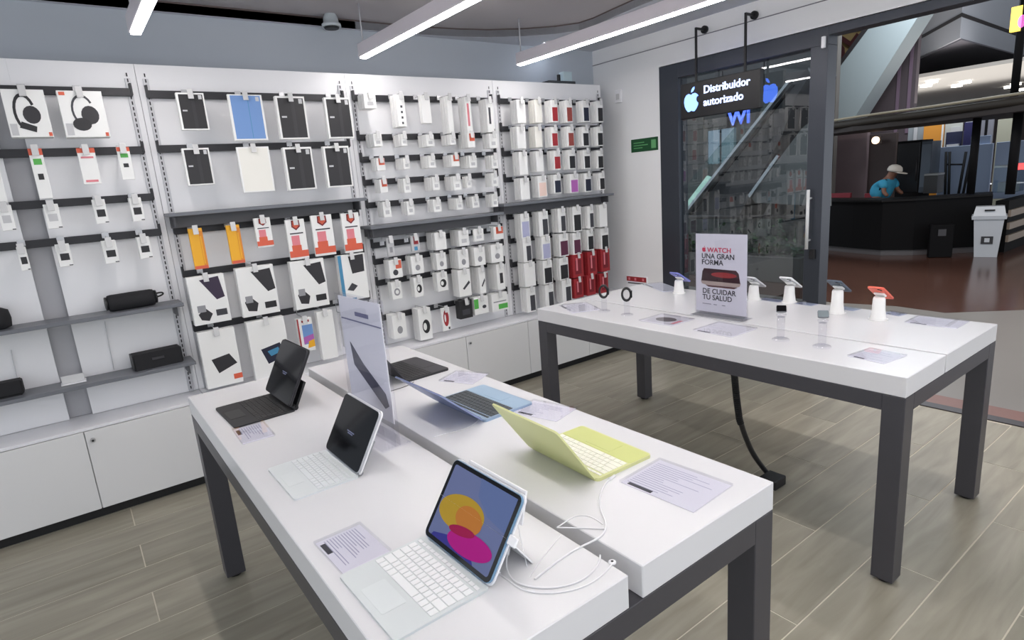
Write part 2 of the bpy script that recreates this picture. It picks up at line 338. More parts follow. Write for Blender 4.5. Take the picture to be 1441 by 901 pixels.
# ================================================================== HANGING PRODUCTS
YF = 3.78
def crop(ox, oy, w, W): return lambda u, v: (ox+u*w/W, oy+v*w/W)
CR = {1: crop(0, 70, 280, 901), 2: crop(0, 330, 290, 933), 3: crop(190, 90, 330, 1352), 4: crop(230, 270, 300, 965), 5: crop(490, 110, 220, 991), 6: crop(500, 290, 220, 991), 7: crop(680, 120, 190, 1007), 8: crop(690, 270, 190, 856)}
def R4(x0, y0, x1, y1): return [(x0, y0), (x1, y0), (x1, y1), (x0, y1)]
def EL(cx, cy, rx, ry, n=16): return [(cx+rx*math.cos(2*math.pi*i/n), cy+ry*math.sin(2*math.pi*i/n)) for i in range(n)]
def ARC(cx, cy, rx, ry, a0, a1, t, n=12):
    o = [(cx+rx*math.cos(math.radians(a0+(a1-a0)*i/n)), cy+ry*math.sin(math.radians(a0+(a1-a0)*i/n))) for i in range(n+1)]
    i_ = [(cx+(rx-t)*math.cos(math.radians(a0+(a1-a0)*i/n)), cy+(ry-t)*math.sin(math.radians(a0+(a1-a0)*i/n))) for i in range(n+1)]
    return o+i_[::-1]
LINES = lambda x0, y0, x1, y1, k: [('print', 'lgrey', R4(x0, y0+(y1-y0)*i/k, x0+(x1-x0)*(.6+.4*((i*37) % 5)/4), y0+(y1-y0)*(i+.4)/k)) for i in range(k)]
# kind: object name, category, description, base colour, prints [(part name, colour, outline in 0..1 of the face)]
K = {
 'hp1': ('headphone_box', 'box', 'white box showing black folding headphones', 'white', [('printed_headphones', 'black', ARC(.45, .52, .27, .40, 25, 235, .07)), ('printed_headphones', 'dark', EL(.60, .47, .21, .19)), ('printed_headphones', 'black', [(.25, .2), (.62, .10), (.66, .22), (.32, .33)]), ('printed_square', 'orange', R4(.90, .02, .98, .10)), ('printed_label', 'lgrey', R4(.04, .04, .2, .28))]),
 'hp2': ('headphone_box', 'box', 'white box showing black cushioned headphones', 'white', [('printed_headphones', 'ink', ARC(.50, .58, .26, .34, 30, 230, .05)), ('printed_headphones', 'dark', EL(.64, .48, .2, .2)), ('printed_headphones', 'black', EL(.42, .28, .21, .14)), ('printed_square', 'orange', R4(.04, .90, .17, .97)), ('printed_square', 'orange', R4(.90, .02, .97, .10)), ('printed_label', 'lgrey', R4(.05, .05, .2, .3))]),
 'slim': ('cable_pack', 'package', 'slim white pack with orange header and green print', 'white', [('printed_header', 'orange', R4(0, .87, 1, 1)), ('printed_leaf', 'green', R4(.2, .68, .8, .80)), ('printed_mark', 'black', R4(.3, .38, .7, .50))]),
 'slim2': ('cable_pack', 'package', 'slim white pack with orange header and pink marks', 'white', [('printed_header', 'orange', R4(0, .87, 1, 1)), ('printed_mark', 'pink', R4(.15, .72, .85, .77)), ('printed_mark', 'pink', R4(.15, .06, .85, .12))]),
 'plain': ('accessory_box', 'box', 'plain white accessory box', 'white', []),
 'dev': ('adapter_pack', 'package', 'small white pack showing a black device', 'white', [('printed_device', 'black', R4(.2, .28, .85, .58)), ('printed_mark', 'ink', R4(.7, .03, .98, .07))]),
 'cab': ('adapter_pack', 'package', 'small white pack with faint cable print', 'white', [('printed_mark', 'lgrey', R4(.2, .3, .8, .6)), ('printed_mark', 'ink', R4(.72, .02, .98, .06))]),
 'cover': ('tablet_cover_pack', 'package', 'black tablet cover in white bordered pack', 'white', [('tablet_cover', 'black', R4(.07, .035, .94, .955)), ('cover_strip', 'dark', R4(.5, .045, .62, .945)), ('printed_label', 'lgrey', R4(.14, .50, .31, .54)), ('size_sticker', 'lgrey', R4(.78, .83, .90, .94))]),
 'bcover': ('tablet_cover_pack', 'package', 'blue tablet cover in white bordered pack', 'white', [('tablet_cover', 'blue', R4(.07, .035, .94, .975)), ('cover_strip', 'cyan', R4(.56, .05, .575, .96)), ('size_sticker', 'lgrey', R4(.80, .86, .90, .95))]),
 'wcover': ('tablet_cover_pack', 'package', 'white tablet cover in white bordered pack', 'white', [('tablet_cover', 'cream', R4(.05, .03, .95, .97))]),
 'yel': ('cable_pack', 'package', 'tall yellow pack with orange side stripe', 'yellow', [('printed_stripe', 'yellow2', R4(.72, 0, 1, .93)), ('printed_base', 'orange', R4(.02, 0, .98, .08)), ('printed_stripe', 'yellow', R4(.75, .12, .85, .8))]),
 'red': ('screen_protector_pack', 'package', 'white and red screen protector pack', 'white', [('printed_shield', 'wine', [(.3, .98), (.72, .98), (.74, .82), (.51, .73), (.28, .82)]), ('printed_shield', 'orange', [(.36, .96), (.66, .96), (.68, .84), (.51, .77), (.34, .84)]), ('printed_phone', 'pink', R4(.2, .3, .62, .6)), ('printed_phone', 'orange', R4(.16, .2, .66, .36)), ('printed_band', 'orange', R4(0, .06, 1, .22)), ('printed_mark', 'ink', R4(.15, .64, .85, .67))]),
 'kb': ('keyboard_case_box', 'box', 'large white box picturing a black keyboard case', 'white', [('printed_tablet', 'dark', [(.38, .90), (.90, .93), (.97, .50), (.76, .46)]), ('printed_case', 'dark', [(.1, .30), (.24, .42), (.45, .25), (.38, .09), (.16, .12)]), ('printed_keyboard', 'black', R4(.62, .12, .93, .25)), ('printed_corner', 'grey', R4(.13, .28, .32, .42))]),
 'kbp': ('keyboard_case_box', 'box', 'large white box picturing a dark purple keyboard case', 'white', [('printed_tablet', 'purple', [(.32, .92), (.84, .96), (.93, .52), (.70, .48)]), ('printed_case', 'dark', [(.14, .22), (.34, .34), (.52, .20), (.40, .06), (.20, .10)]), ('printed_keyboard', 'ink', R4(.62, .14, .92, .27)), ('printed_corner', 'grey', R4(.14, .26, .36, .40))]),
 'kbb': ('keyboard_case_box', 'box', 'white box with blue side and black keyboard picture', 'white', [('printed_side', 'cyan', R4(0, 0, .12, 1)), ('printed_tablet', 'dark', [(.38, .96), (.94, .98), (.92, .60), (.46, .58)]), ('printed_keyboard', 'ink', [(.2, .24), (.40, .38), (.6, .30), (.42, .20)]), ('printed_base', 'cyan', R4(.12, 0, .5, .05))]),
 'tab': ('tablet_accessory_box', 'box', 'large white box picturing a black tablet case', 'white', [('printed_tablet', 'dark', [(.24, .50), (.74, .55), (.92, .36), (.38, .24)]), ('printed_mark', 'orange', R4(.76, .08, 1, .17))]),
 'tabb': ('tablet_accessory_box', 'box', 'large white box picturing a blue black tablet', 'white', [('printed_tablet', 'navy', [(.26, .52), (.78, .58), (.90, .34), (.40, .26)]), ('printed_screen', 'cyan', [(.42, .47), (.72, .51), (.76, .42), (.50, .38)])]),
 'tabr': ('tablet_box', 'box', 'red edged white box picturing a colourful tablet screen', 'white', [('printed_side', 'red', R4(0, .05, .1, 1)), ('printed_screen', 'blue', R4(.28, .22, .98, .80)), ('printed_screen', 'magenta', [(.28, .22), (.98, .35), (.98, .5), (.28, .44)]), ('printed_screen', 'yellow', [(.5, .1), (.98, .12), (.98, .34), (.6, .3)]), ('printed_mark', 'red', R4(.3, .88, .8, .94))]),
 'dots': ('cable_box', 'box', 'tall white box with four black marks', 'white', [('printed_mark', 'ink', R4(.42, .08+.17*i, .64, .15+.17*i)) for i in range(4)]),
 'rline': ('cable_box', 'box', 'tall narrow white box with a red line', 'white', [('printed_line', 'pink', R4(.25, .2, .6, .82))]),
 'bline': ('cable_box', 'box', 'tall narrow white box with a black line', 'white', [('printed_line', 'ink', R4(.3, .25, .6, .75))]),
 'tallw': ('cable_box', 'box', 'tall narrow plain white box', 'white', []),
 'sm': ('adapter_box', 'box', 'small white adapter box', 'white', [('printed_mark', 'lgrey', R4(.25, .2, .75, .45))]),
 'smr': ('adapter_box', 'box', 'small white box with orange sticker', 'white', [('sticker', 'orange', R4(.25, .45, .95, .98))]),
 'smg': ('adapter_box', 'box', 'small grey box', 'lgrey', [('printed_mark', 'grey', R4(.3, .2, .7, .5))]),
 'smb': ('adapter_box', 'box', 'small box in red and blue', 'lgrey', [('sticker', 'red', R4(.3, .45, .85, .98)), ('printed_mark', 'cyan', R4(.3, .05, .7, .3))]),
 'ear': ('earphone_box', 'box', 'white earphone box with grey picture', 'white', [('printed_picture', 'grey', EL(.5, .35, .2, .16))]),
 'earr': ('earphone_box', 'box', 'white earphone box with orange sticker', 'white', [('sticker', 'orange', R4(.5, .5, .95, .95)), ('printed_picture', 'ink', EL(.45, .3, .2, .16))]),
 'ring': ('ring_charger_box', 'box', 'white box with black ring picture', 'white', [('printed_ring', 'black', EL(.55, .42, .3, .22)), ('printed_ring', 'white', EL(.45, .42, .14, .12))]),
 'ringg': ('ring_charger_box', 'box', 'white box with grey ring picture', 'white', [('printed_ring', 'grey', EL(.5, .42, .3, .22)), ('printed_ring', 'white', EL(.5, .42, .17, .12))]),
 'bar': ('cable_box', 'box', 'white box with a diagonal black bar', 'white', [('printed_bar', 'ink', [(.3, .3), (.42, .25), (.92, .48), (.85, .57)])]),
 'blk': ('charger_box', 'box', 'white box with a black device picture', 'white', [('printed_device', 'dark', R4(.35, .25, .75, .65))]),
 'redr': ('charger_pack', 'package', 'white pack with a big red ring', 'white', [('printed_ring', 'red', EL(.5, .55, .34, .36)), ('printed_ring', 'white', EL(.38, .55, .10, .17)), ('printed_mark', 'ink', R4(.7, .05, .9, .15))]),
 'black': ('charger_box', 'box', 'black charger box', 'black', [('printed_mark', 'grey', R4(.55, .75, .8, .98)), ('printed_mark', 'ink', R4(.2, .2, .8, .5))]),
 'green': ('charger_box', 'box', 'white and green charger box', 'white', [('printed_side', 'green', R4(0, .35, .3, .9)), ('printed_picture', 'ink', EL(.7, .4, .14, .1))]),
 'roll': ('cable_pack', 'package', 'round white pack with green band', 'white', [('printed_band', 'green', R4(.4, .1, .98, .38)), ('printed_mark', 'grey', R4(.1, .5, .9, .56))]),
 'case': ('phone_case_box', 'box', 'white phone case box', 'white', []),
 'cream': ('phone_case_box', 'box', 'cream white phone case box', 'cream', []),
 'redbox': ('phone_case_box', 'box', 'glossy red phone case box', 'red', [('printed_device', 'wine', R4(.2, .15, .8, .75)), ('printed_mark', 'pink', R4(.3, .3, .45, .85))]),
}
for c_ in ('red', 'rust', 'black', 'navy', 'peach', 'lilac', 'magenta', 'maroon', 'ink'):
    K['case_'+c_] = ('phone_case_box', 'box', 'white phone case box with %s window' % {'navy': 'navy', 'ink': 'narrow grey', 'peach': 'pale peach', 'rust': 'rust red'}.get(c_, c_), 'white', [('window', c_, R4(.38 if c_ == 'ink' else .13, .05, .92, .68))])
ORD = ['leftmost', 'second', 'third', 'fourth', 'fifth', 'sixth', 'seventh', 'eighth']
ROWN = ['top', 'second', 'third', 'fourth', 'fifth', 'sixth', 'seventh', 'eighth', 'ninth']
GRP = {0: 'packs hanging in the left bay', 1: 'packs hanging in the second bay', 2: 'boxes hanging in the third bay', 3: 'phone case boxes in the right bay'}
hookc = {}
def hook(b, x, z, zr):
    key = round(zr-z, 3)
    if key not in hookc:
        m = MB(); m.cyl((0, -.034, zr-z-.01), (0, -.040, 0), .0025, n=6); m.cyl((0, -.040, 0), (0, -(PY-YF)-.012, 0), .0025, n=6)
        m.box(-.016, .016, -.036, -.031, zr-z-.02, zr-z+.010)
        m.cyl((0, -.030, zr-z), (0, -.034, zr-z-.004), .004, n=6)
        me = m.mesh('hook'); me.materials.append(HOOKM)
        h = MB().box(-.014, .014, -.002, .001, -.040, .012, .001).mesh('label_holder'); h.materials.append(HOLD)
        hookc[key] = (me, h)
    me, h = hookc[key]
    o = bpy.data.objects.new('hook', me); COL.objects.link(o); o.parent = b; o.location = (x, PY, z)
    q = bpy.data.objects.new('label_holder', h); COL.objects.link(q); q.parent = o; q.location = (0, YF-PY-.014, 0)
    q.rotation_euler = (math.radians(-8), 0, 0)
HTAB = {}
def product(kind, x0, x1, z0, z1, y, d, label, cat, group, holes=True):
    nm, cat, desc, base, prints = K[kind]
    z0 += (z1-z0)*(.07 if nm == 'phone_case_box' else 0); w_, h_ = x1-x0, z1-z0
    m = MB(); m.box(-w_/2, w_/2, 0, d, 0, h_, min(.0015, d*.2))
    o = obj(nm, m.mesh(nm), pal(base)); o.location = ((x0+x1)/2, y, z0); tag(o, label, cat, group)
    lay = 0
    for pn, c, poly in prints:
        lay += 1
        P = [(-w_/2+px*w_, py*h_) for px, py in poly]
        MB().prism(P, -.0004-.0004*lay, .0002, 'y').obj(pn, pal(c), o)
    return o
def row(bay, r, cr, items, zr=None, n=1, t=.018, gap=.004, behind=True):
    zr = rails[bay][r] if zr is None else zr
    rn = ROWN[r]; baynm = bays[bay][2]
    for i, it in enumerate(items):
        u0, v0, u1, v1, kind = it[:5]; nn = it[5] if len(it) > 5 else n; tt = it[6] if len(it) > 6 else t
        a = at(*CR[cr](u0, v0), y=YF); b = at(*CR[cr](u1, v1), y=YF)
        desc = K[kind][2]; cat = K[kind][1]
        lab = '%s, %s in %s row, %s' % (desc, ORD[i], rn, baynm)
        front = product(kind, a.x, b.x, b.z, a.z, YF, tt, lab, cat, GRP[bay])
        for j in range(1, nn):
            c = bpy.data.objects.new(front.name.split('.')[0], front.data); COL.objects.link(c)
            c.location = front.location+Vector((random.uniform(-.0015, .0015), j*(tt+gap), random.uniform(-.001, .001)))
            nm2 = {'phone_case_box': 'phone case box'}.get(K[kind][0], 'box')
            tag(c, '%s %s, %s behind the %s front one, %s row, %s' % ('white' if K[kind][3] in ('white', 'cream') else K[kind][3].replace('lgrey', 'grey'), nm2, ('first', 'second', 'third')[j-1], ORD[i], rn, baynm), cat, 'boxes queued behind %s of %s row, %s' % (ORD[i], rn, baynm))
        hook(bay_obj[bay], (a.x+b.x)/2, a.z+.006, zr)
# left bay
row(0, 0, 1, [(-5, 175, 243, 393, 'hp1'), (250, 182, 500, 393, 'hp2')], t=.075)
row(0, 1, 1, [(-75, 470, 35, 690, 'slim'), (122, 447, 240, 670, 'slim'), (342, 445, 460, 605, 'slim2'), (523, 440, 612, 585, 'slim')], t=.012)
row(0, 2, 1, [(-20, 705, 75, 815, 'cab', 2), (190, 700, 285, 805, 'cab', 2), (412, 678, 495, 783, 'dev', 2), (580, 670, 657, 772, 'dev', 2)], t=.02)
row(0, 3, 2, [(70, 58, 140, 160, 'dev', 2), (245, 45, 333, 140, 'dev', 2), (455, 30, 542, 125, 'dev', 2), (615, 12, 692, 103, 'dev', 2)], t=.02)
# second bay
row(1, 0, 3, [(230, 162, 430, 378, 'cover', 2), (527, 172, 767, 437, 'bcover'), (802, 182, 1007, 430, 'cover', 2), (1085, 190, 1265, 425, 'cover', 2)], t=.014)
row(1, 1, 3, [(265, 485, 460, 692, 'cover', 2), (580, 478, 808, 730, 'wcover'), (848, 480, 1048, 718, 'cover', 2), (1080, 474, 1258, 702, 'cover', 2)], t=.014)
row(1, 2, 4, [(108, 167, 205, 343, 'yel'), (280, 152, 370, 318, 'yel'), (405, 120, 500, 245, 'red'), (548, 128, 660, 298, 'red'), (663, 108, 782, 280, 'red'), (800, 98, 903, 267, 'red')], t=.02)
row(1, 3, 4, [(100, 390, 308, 578, 'kbp'), (322, 348, 528, 540, 'kb'), (568, 318, 752, 508, 'kb'), (785, 290, 933, 475, 'kbb')], t=.05)
row(1, 4, 4, [(150, 640, 362, 856, 'tab'), (372, 592, 585, 822, 'tabb'), (600, 578, 690, 713, 'tabr'), (690, 545, 792, 745, 'plain'), (805, 560, 850, 700, 'green')], t=.05)
# third bay
row(2, 0, 5, [(93, 95, 180, 190, 'sm', 3, .03), (298, 100, 372, 305, 'dots', 3, .03), (455, 105, 530, 283, 'tallw', 2), (620, 110, 672, 345, 'tallw', 3, .03), (735, 115, 790, 347, 'rline', 3, .03), (868, 130, 926, 340, 'bline', 3, .03)])
row(2, 1, 5, [(155, 350, 217, 430, 'sm', 4, .028), (330, 352, 374, 426, 'sm', 4, .028), (490, 355, 546, 430, 'sm', 4, .028), (640, 355, 682, 420, 'sm', 4, .028), (752, 347, 806, 436, 'smr', 4, .028), (890, 350, 946, 440, 'sm', 3, .028)])
row(2, 2, 5, [(175, 505, 236, 583, 'smr', 3, .028), (345, 505, 392, 573, 'sm', 4, .028), (505, 490, 555, 565, 'sm', 4, .028), (650, 485, 706, 556, 'smr', 4, .028), (762, 490, 816, 565, 'sm', 4, .028), (905, 487, 948, 570, 'sm', 3, .028)])
row(2, 3, 5, [(195, 640, 252, 722, 'smr', 3, .028), (345, 635, 398, 722, 'sm', 3, .028), (530, 625, 582, 706, 'sm', 4, .028), (662, 620, 717, 706, 'sm', 4, .028), (745, 620, 782, 690, 'sm', 2, .028), (905, 600, 948, 682, 'sm', 3, .028)])
row(2, 4, 5, [(215, 785, 275, 877, 'sm', 3, .028), (367, 780, 421, 863, 'sm', 3, .028), (535, 770, 592, 843, 'sm', 3, .028), (682, 760, 727, 830, 'sm', 4, .028), (782, 750, 831, 817, 'sm', 3, .028), (907, 735, 950, 812, 'sm', 3, .028)])
row(2, 5, 6, [(195, 205, 252, 312, 'smg'), (348, 190, 410, 280, 'smb'), (498, 170, 580, 270, 'plain', 3, .04), (650, 155, 722, 246, 'sm', 3, .04), (747, 145, 815, 215, 'sm', 1), (872, 132, 940, 205, 'smr', 2)])
row(2, 6, 6, [(208, 345, 302, 446, 'earr', 2, .04), (348, 320, 436, 421, 'ear', 2, .04), (508, 300, 580, 396, 'ear', 2, .04), (645, 280, 722, 388, 'ear', 3, .04), (748, 265, 826, 368, 'ear', 3, .04), (855, 247, 940, 348, 'ear', 3, .04)])
row(2, 7, 6, [(224, 485, 300, 582, 'ringg', 2, .03), (366, 455, 434, 568, 'ring', 2, .03), (512, 425, 590, 530, 'ring', 2, .03), (645, 408, 738, 562, 'bar', 2, .045), (777, 390, 830, 548, 'bar', 3, .04), (890, 370, 952, 522, 'blk', 3, .04)])
row(2, 8, 6, [(228, 695, 330, 825, 'ear', 2, .045), (392, 655, 492, 835, 'ring', 2, .045), (542, 648, 606, 782, 'redr'), (655, 605, 745, 700, 'black', 1, .06), (748, 582, 846, 672, 'green', 1, .06), (860, 560, 968, 650, 'roll', 1, .07)])
# right bay
N = dict(n=3, t=.026, gap=.004)
row(3, 0, 7, [(245, 105, 320, 292, 'case'), (380, 105, 442, 290, 'cream'), (502, 108, 560, 285, 'case_red'), (612, 110, 668, 286, 'case_rust'), (738, 112, 792, 283, 'case_navy'), (845, 115, 895, 285, 'case_black')], **N)
row(3, 1, 7, [(245, 305, 322, 482, 'case'), (382, 305, 442, 472, 'cream'), (502, 308, 560, 466, 'case_red'), (624, 305, 680, 466, 'case_rust'), (735, 308, 790, 464, 'case_black'), (845, 308, 895, 460, 'case_black')], **N)
row(3, 2, 7, [(262, 495, 336, 678, 'case'), (390, 490, 452, 650, 'case'), (520, 485, 580, 636, 'case_red'), (632, 480, 690, 632, 'case_black'), (745, 482, 800, 630, 'case_black'), (848, 484, 898, 628, 'case_black')], **N)
row(3, 3, 7, [(272, 692, 350, 860, 'case'), (402, 675, 478, 840, 'case_peach'), (522, 665, 584, 812, 'case_navy'), (642, 660, 712, 808, 'case_magenta'), (752, 655, 808, 800, 'case_navy'), (862, 652, 908, 786, 'case_black')], **N)
row(3, 4, 8, [(187, 140, 254, 300, 'case_lilac'), (302, 125, 372, 286, 'case_ink'), (424, 106, 482, 262, 'case_ink'), (518, 96, 580, 258, 'case_black'), (612, 92, 658, 237, 'case_ink'), (688, 80, 742, 227, 'case')], **N)
row(3, 5, 8, [(202, 297, 266, 450, 'case_ink'), (320, 285, 386, 432, 'case_lilac'), (432, 268, 498, 412, 'case_maroon'), (520, 262, 577, 400, 'case_maroon'), (612, 240, 657, 375, 'case_black'), (698, 232, 752, 372, 'case_black')], **N)
row(3, 6, 8, [(210, 452, 290, 602, 'case'), (330, 437, 397, 587, 'case_black'), (433, 422, 498, 560, 'case_black'), (518, 400, 592, 545, 'redbox'), (614, 382, 678, 530, 'redbox'), (698, 362, 758, 506, 'redbox')], **N)
row(3, 7, 8, [(225, 612, 292, 764, 'case_ink'), (345, 592, 407, 738, 'case_ink'), (452, 562, 518, 700, 'case_ink'), (528, 552, 592, 672, 'redbox'), (610, 532, 668, 655, 'redbox'), (692, 522, 748, 642, 'redbox')], **N)
# speakers on the left bay shelves
def px_box(cr, a, b, y):
    p = at(*CR[cr](*a), y=y); q = at(*CR[cr](*b), y=y); return p, q
e = empty('portable_speaker', (.245, 3.86, 1.085), math.radians(4), 'black fabric cylinder speaker on the upper shelf, loop at its right', 'speaker', 'portable speakers on the left bay')
MB().lathe([(.015, -.115), (.042, -.108), (.045, -.095), (.046, 0), (.045, .095), (.042, .108), (.015, .115)], n=28).obj('body', BLACKT, e, (0, 0, .045), (0, math.pi/2, 0))
MB().cyl((-.122, 0, .045), (-.112, 0, .045), .036).obj('end_cap', BLACK, e); MB().cyl((.112, 0, .045), (.122, 0, .045), .036).obj('end_cap', BLACK, e)
tube('strap', [(.118, 0, .06), (.15, 0, .066), (.165, 0, .055), (.15, 0, .045), (.118, 0, .04)], .0045, BLACK, e)
e = empty('portable_speaker', (.305, 3.86, .742), math.radians(4), 'angular black speaker on the lower shelf near its right end', 'speaker', 'portable speakers on the left bay')
MB().prism([(-.05, 0), (.05, 0), (.042, .09), (-.042, .09)], -.115, .115, 'x').obj('body', BLACKT, e)
MB().box(-.123, -.115, -.046, .046, .002, .09, .003).obj('end_cap', BLACK, e); MB().box(.115, .123, -.046, .046, .002, .09, .003).obj('end_cap', BLACK, e)
MB().box(-.03, .03, -.052, -.046, .045, .06, .001).obj('badge', mat('badge_grey', (70, 70, 74), .4, .5), e)
e = empty('portable_speaker', (-.33, 3.86, 1.085), 0, 'rounded black speaker at the left edge of the upper shelf', 'speaker', 'portable speakers on the left bay')
MB().lathe([(.03, 0), (.055, .008), (.06, .05), (.055, .09), (.03, .104), (.006, .106)], n=28).obj('body', BLACKT, e)
MB().cyl((0, 0, .104), (0, 0, .108), .02).obj('top_button', BLACK, e)
e = empty('portable_speaker', (-.36, 3.86, .742), 0, 'low black box speaker at the left edge of the lower shelf', 'speaker', 'portable speakers on the left bay')
MB().box(-.10, .065, -.04, .04, .004, .078, .008).obj('body', BLACKT, e); MB().box(-.09, .055, -.035, .035, 0, .005).obj('foot', BLACK, e)
e = empty('label_stand', (-.09, 3.86, .742), 0, 'small white plastic label stand on the lower shelf', 'stand')
MB().box(-.055, .055, -.035, .035, 0, .006, .001).obj('base', WHITEP, e); MB().box(-.05, .05, -.01, -.006, .006, .045, .001).obj('plate', HOLD, e)
# ================================================================== TABLES
ZT = .8346; TH = .0754
def table(name, x0, x1, y0, y1, ga, gb, label, group='display tables'):
    e = empty(name, ((x0+x1)/2, (y0+y1)/2, 0), 0, label, 'table', group)
    cx, cy = (x0+x1)/2, (y0+y1)/2; lw = .077
    for a, b in ((x0, ga), (gb, x1)): MB().box(a-cx, b-cx, y0-cy, y1-cy, ZT-TH, ZT, .002).obj('tabletop', TOP, e)
    zs = ZT-TH-.001
    for sx in (0, 1):
        for sy in (0, 1):
            xa = (x0 if sx == 0 else x1-lw)-cx; ya = (y0 if sy == 0 else y1-lw)-cy
            l = MB().box(xa, xa+lw, ya, ya+lw, .012, zs, .002).obj('leg', FRAME, e)
            MB().cyl((xa+lw/2, ya+lw/2, 0), (xa+lw/2, ya+lw/2, .012), .028).obj('foot', BLACK, l)
    for sy in (0, 1):
        ya = (y0 if sy == 0 else y1-.04)-cy; MB().box(x0+lw-cx, x1-lw-cx, ya, ya+.04, zs-.062, zs, .001).obj('apron', FRAME, e)
    for sx in (0, 1):
        xa = (x0 if sx == 0 else x1-.04)-cx; MB().box(xa, xa+.04, y0+lw-cy, y1-lw-cy, zs-.062, zs, .001).obj('apron', FRAME, e)
    return e
T1 = table('display_table', .294, 1.283, .720, 2.731, .759, .799, 'white topped display table with tablets and keyboards')
T2 = table('display_table', 2.253, 3.207, .786, 2.819, 2.608, 2.622, 'white topped display table with watches and phones on stands')
MB().cyl((.335-.79, 1.93-1.72, .66), (.335-.79, 1.93-1.72, .70), .014).obj('cable_clip', BLACK, T1)
# ------------------------------------------------------------------ devices
def rbox(w_, h_, d_, r, n=4):
    "rounded slab outline"
    P = []
    for cx, cy, a0 in ((w_/2-r, h_/2-r, 0), (-w_/2+r, h_/2-r, 90), (-w_/2+r, -h_/2+r, 180), (w_/2-r, -h_/2+r, 270)):
        P += [(cx+r*math.cos(math.radians(a0+90*i/n)), cy+r*math.sin(math.radians(a0+90*i/n))) for i in range(n+1)]
    return P
def slab(w_, h_, z0, z1, r, cx=0, cy=0): return MB().prism([(x+cx, y+cy) for x, y in rbox(w_, h_, 0, r)], z0, z1)
ROWS = [(14, 1), (14, 1), (13, 1), (12, 1), (8, 1)]
def keys(parent, w_, d_, z, m, single, name='key', x_hinge=0.0, sgn=-1, kd=.105, glyph=None):
    "w_ along y, keys in rows starting at the hinge; sgn: direction in which the keyboard extends along x"
    rows = 6; kw = w_-.016; rh = kd/rows; mb = None if single else MB()
    for r in range(rows):
        n = (14, 14, 14, 13, 12, 0)[r]; ws = [1.0]*n
        if r in (2, 3, 4): ws[0] = 1.4+.2*r; ws[-1] = 1.4+.2*r
        if r == 5: ws = [1, 1, 1, 1.2, 5.2, 1.2, 1, 1, 1]
        hh = rh*(.55 if r == 0 else 1)
        tot = sum(ws); y = kw/2; xc = x_hinge+sgn*(.012+rh*r+rh/2)
        for q in ws:
            wy = kw*q/tot
            if single:
                o = MB().box(-hh/2+.0011, hh/2-.0011, -wy/2+.0011, wy/2-.0011, 0, .0018, .0004).obj(name, m, parent, (xc, y-wy/2, z))
            else: mb.box(xc-hh/2+.001, xc+hh/2-.001, y-wy+.001, y-.001, z, z+.0016)
            y -= wy
    if not single:
        o = mb.obj('keys', m, parent); o['kind'] = 'stuff'
KEYW = mat('key_white', (232, 234, 235), .5)
def tilt_empty(e, name, m, mesh_mb, loc, t): return mesh_mb.obj(name, m, e, loc, (0, math.pi/2-math.pi/2+0, 0))
def tablet(e, xb, zb, t, w_, h_, body, screen_fn=None, back=None):
    "tablet panel in local frame: faces -x, leaning back by t; returns the panel object"
    # panel mesh: local X = up along panel, Y = width, Z = normal (towards the viewer)
    up = Vector((math.sin(t), 0, math.cos(t))); nrm = Vector((-math.cos(t), 0, math.sin(t))); yv = nrm.cross(up)
    M = Matrix((up, yv, nrm)).transposed().to_4x4(); M.translation = Vector((xb, 0, zb))
    p = slab(h_, w_, -.0061, 0, .014, h_/2, 0).obj('tablet', body, e); p.matrix_basis = M
    g = slab(h_-.002, w_-.002, 0, .0006, .013, h_/2, 0).obj('screen_glass', SCREEN, p)
    if screen_fn: screen_fn(p, w_, h_)
    if back: slab(h_+.006, w_+.006, -.0105, -.0063, .014, h_/2, 0).obj('back_cover', back, p)
    return p
def lock_text(p, w_, h_):
    mb = MB(); m = mat('lock_text', (70, 74, 96), .4, emit=.6)
    for dz, l in ((.47, .05), (.44, .035)): mb.box(h_*dz, h_*dz+.0035, -l/2, l/2, .0006, .0009)
    o = mb.obj('screen_text', m, p); o['kind'] = 'stuff'
BLU = mat('tablet_blue', (120, 156, 186), .35, .3)
SILV = mat('tablet_silver', (190, 192, 198), .3, .6)
# 1: large black tablet on a black floating keyboard, far end of left half
K1 = mat('kb_black', (46, 46, 48), .6)
e = empty('tablet_with_keyboard', (.545, 2.328, ZT), .03, 'black tablet with dark screen on a charcoal keyboard, far left table corner', 'tablet', 'tablets with keyboards on the left table half')
kb = slab(.215, .2806, 0, .006, .01, -.085, 0).obj('keyboard', K1, e); keys(kb, .2806, .215, .006, mat('key_black', (38, 38, 40), .5), False, x_hinge=.012, sgn=-1, kd=.11)
slab(.055, .10, .006, .0066, .004, -.155, 0).obj('trackpad', mat('trackpad_dark', (48, 48, 50), .5), kb)
tablet(e, 0, .027, .4844, .2806, .2149, mat('space_grey', (70, 70, 74), .35, .6), lock_text, K1)
MB().cyl((.028, -.13, .010), (.028, .13, .010), .010).obj('hinge', BLACK, e)
MB().prism([(.026, .012), (.034, .012), (.078, .098), (.071, .103)], -.135, .135, 'y').obj('support_panel', BLACK, e)
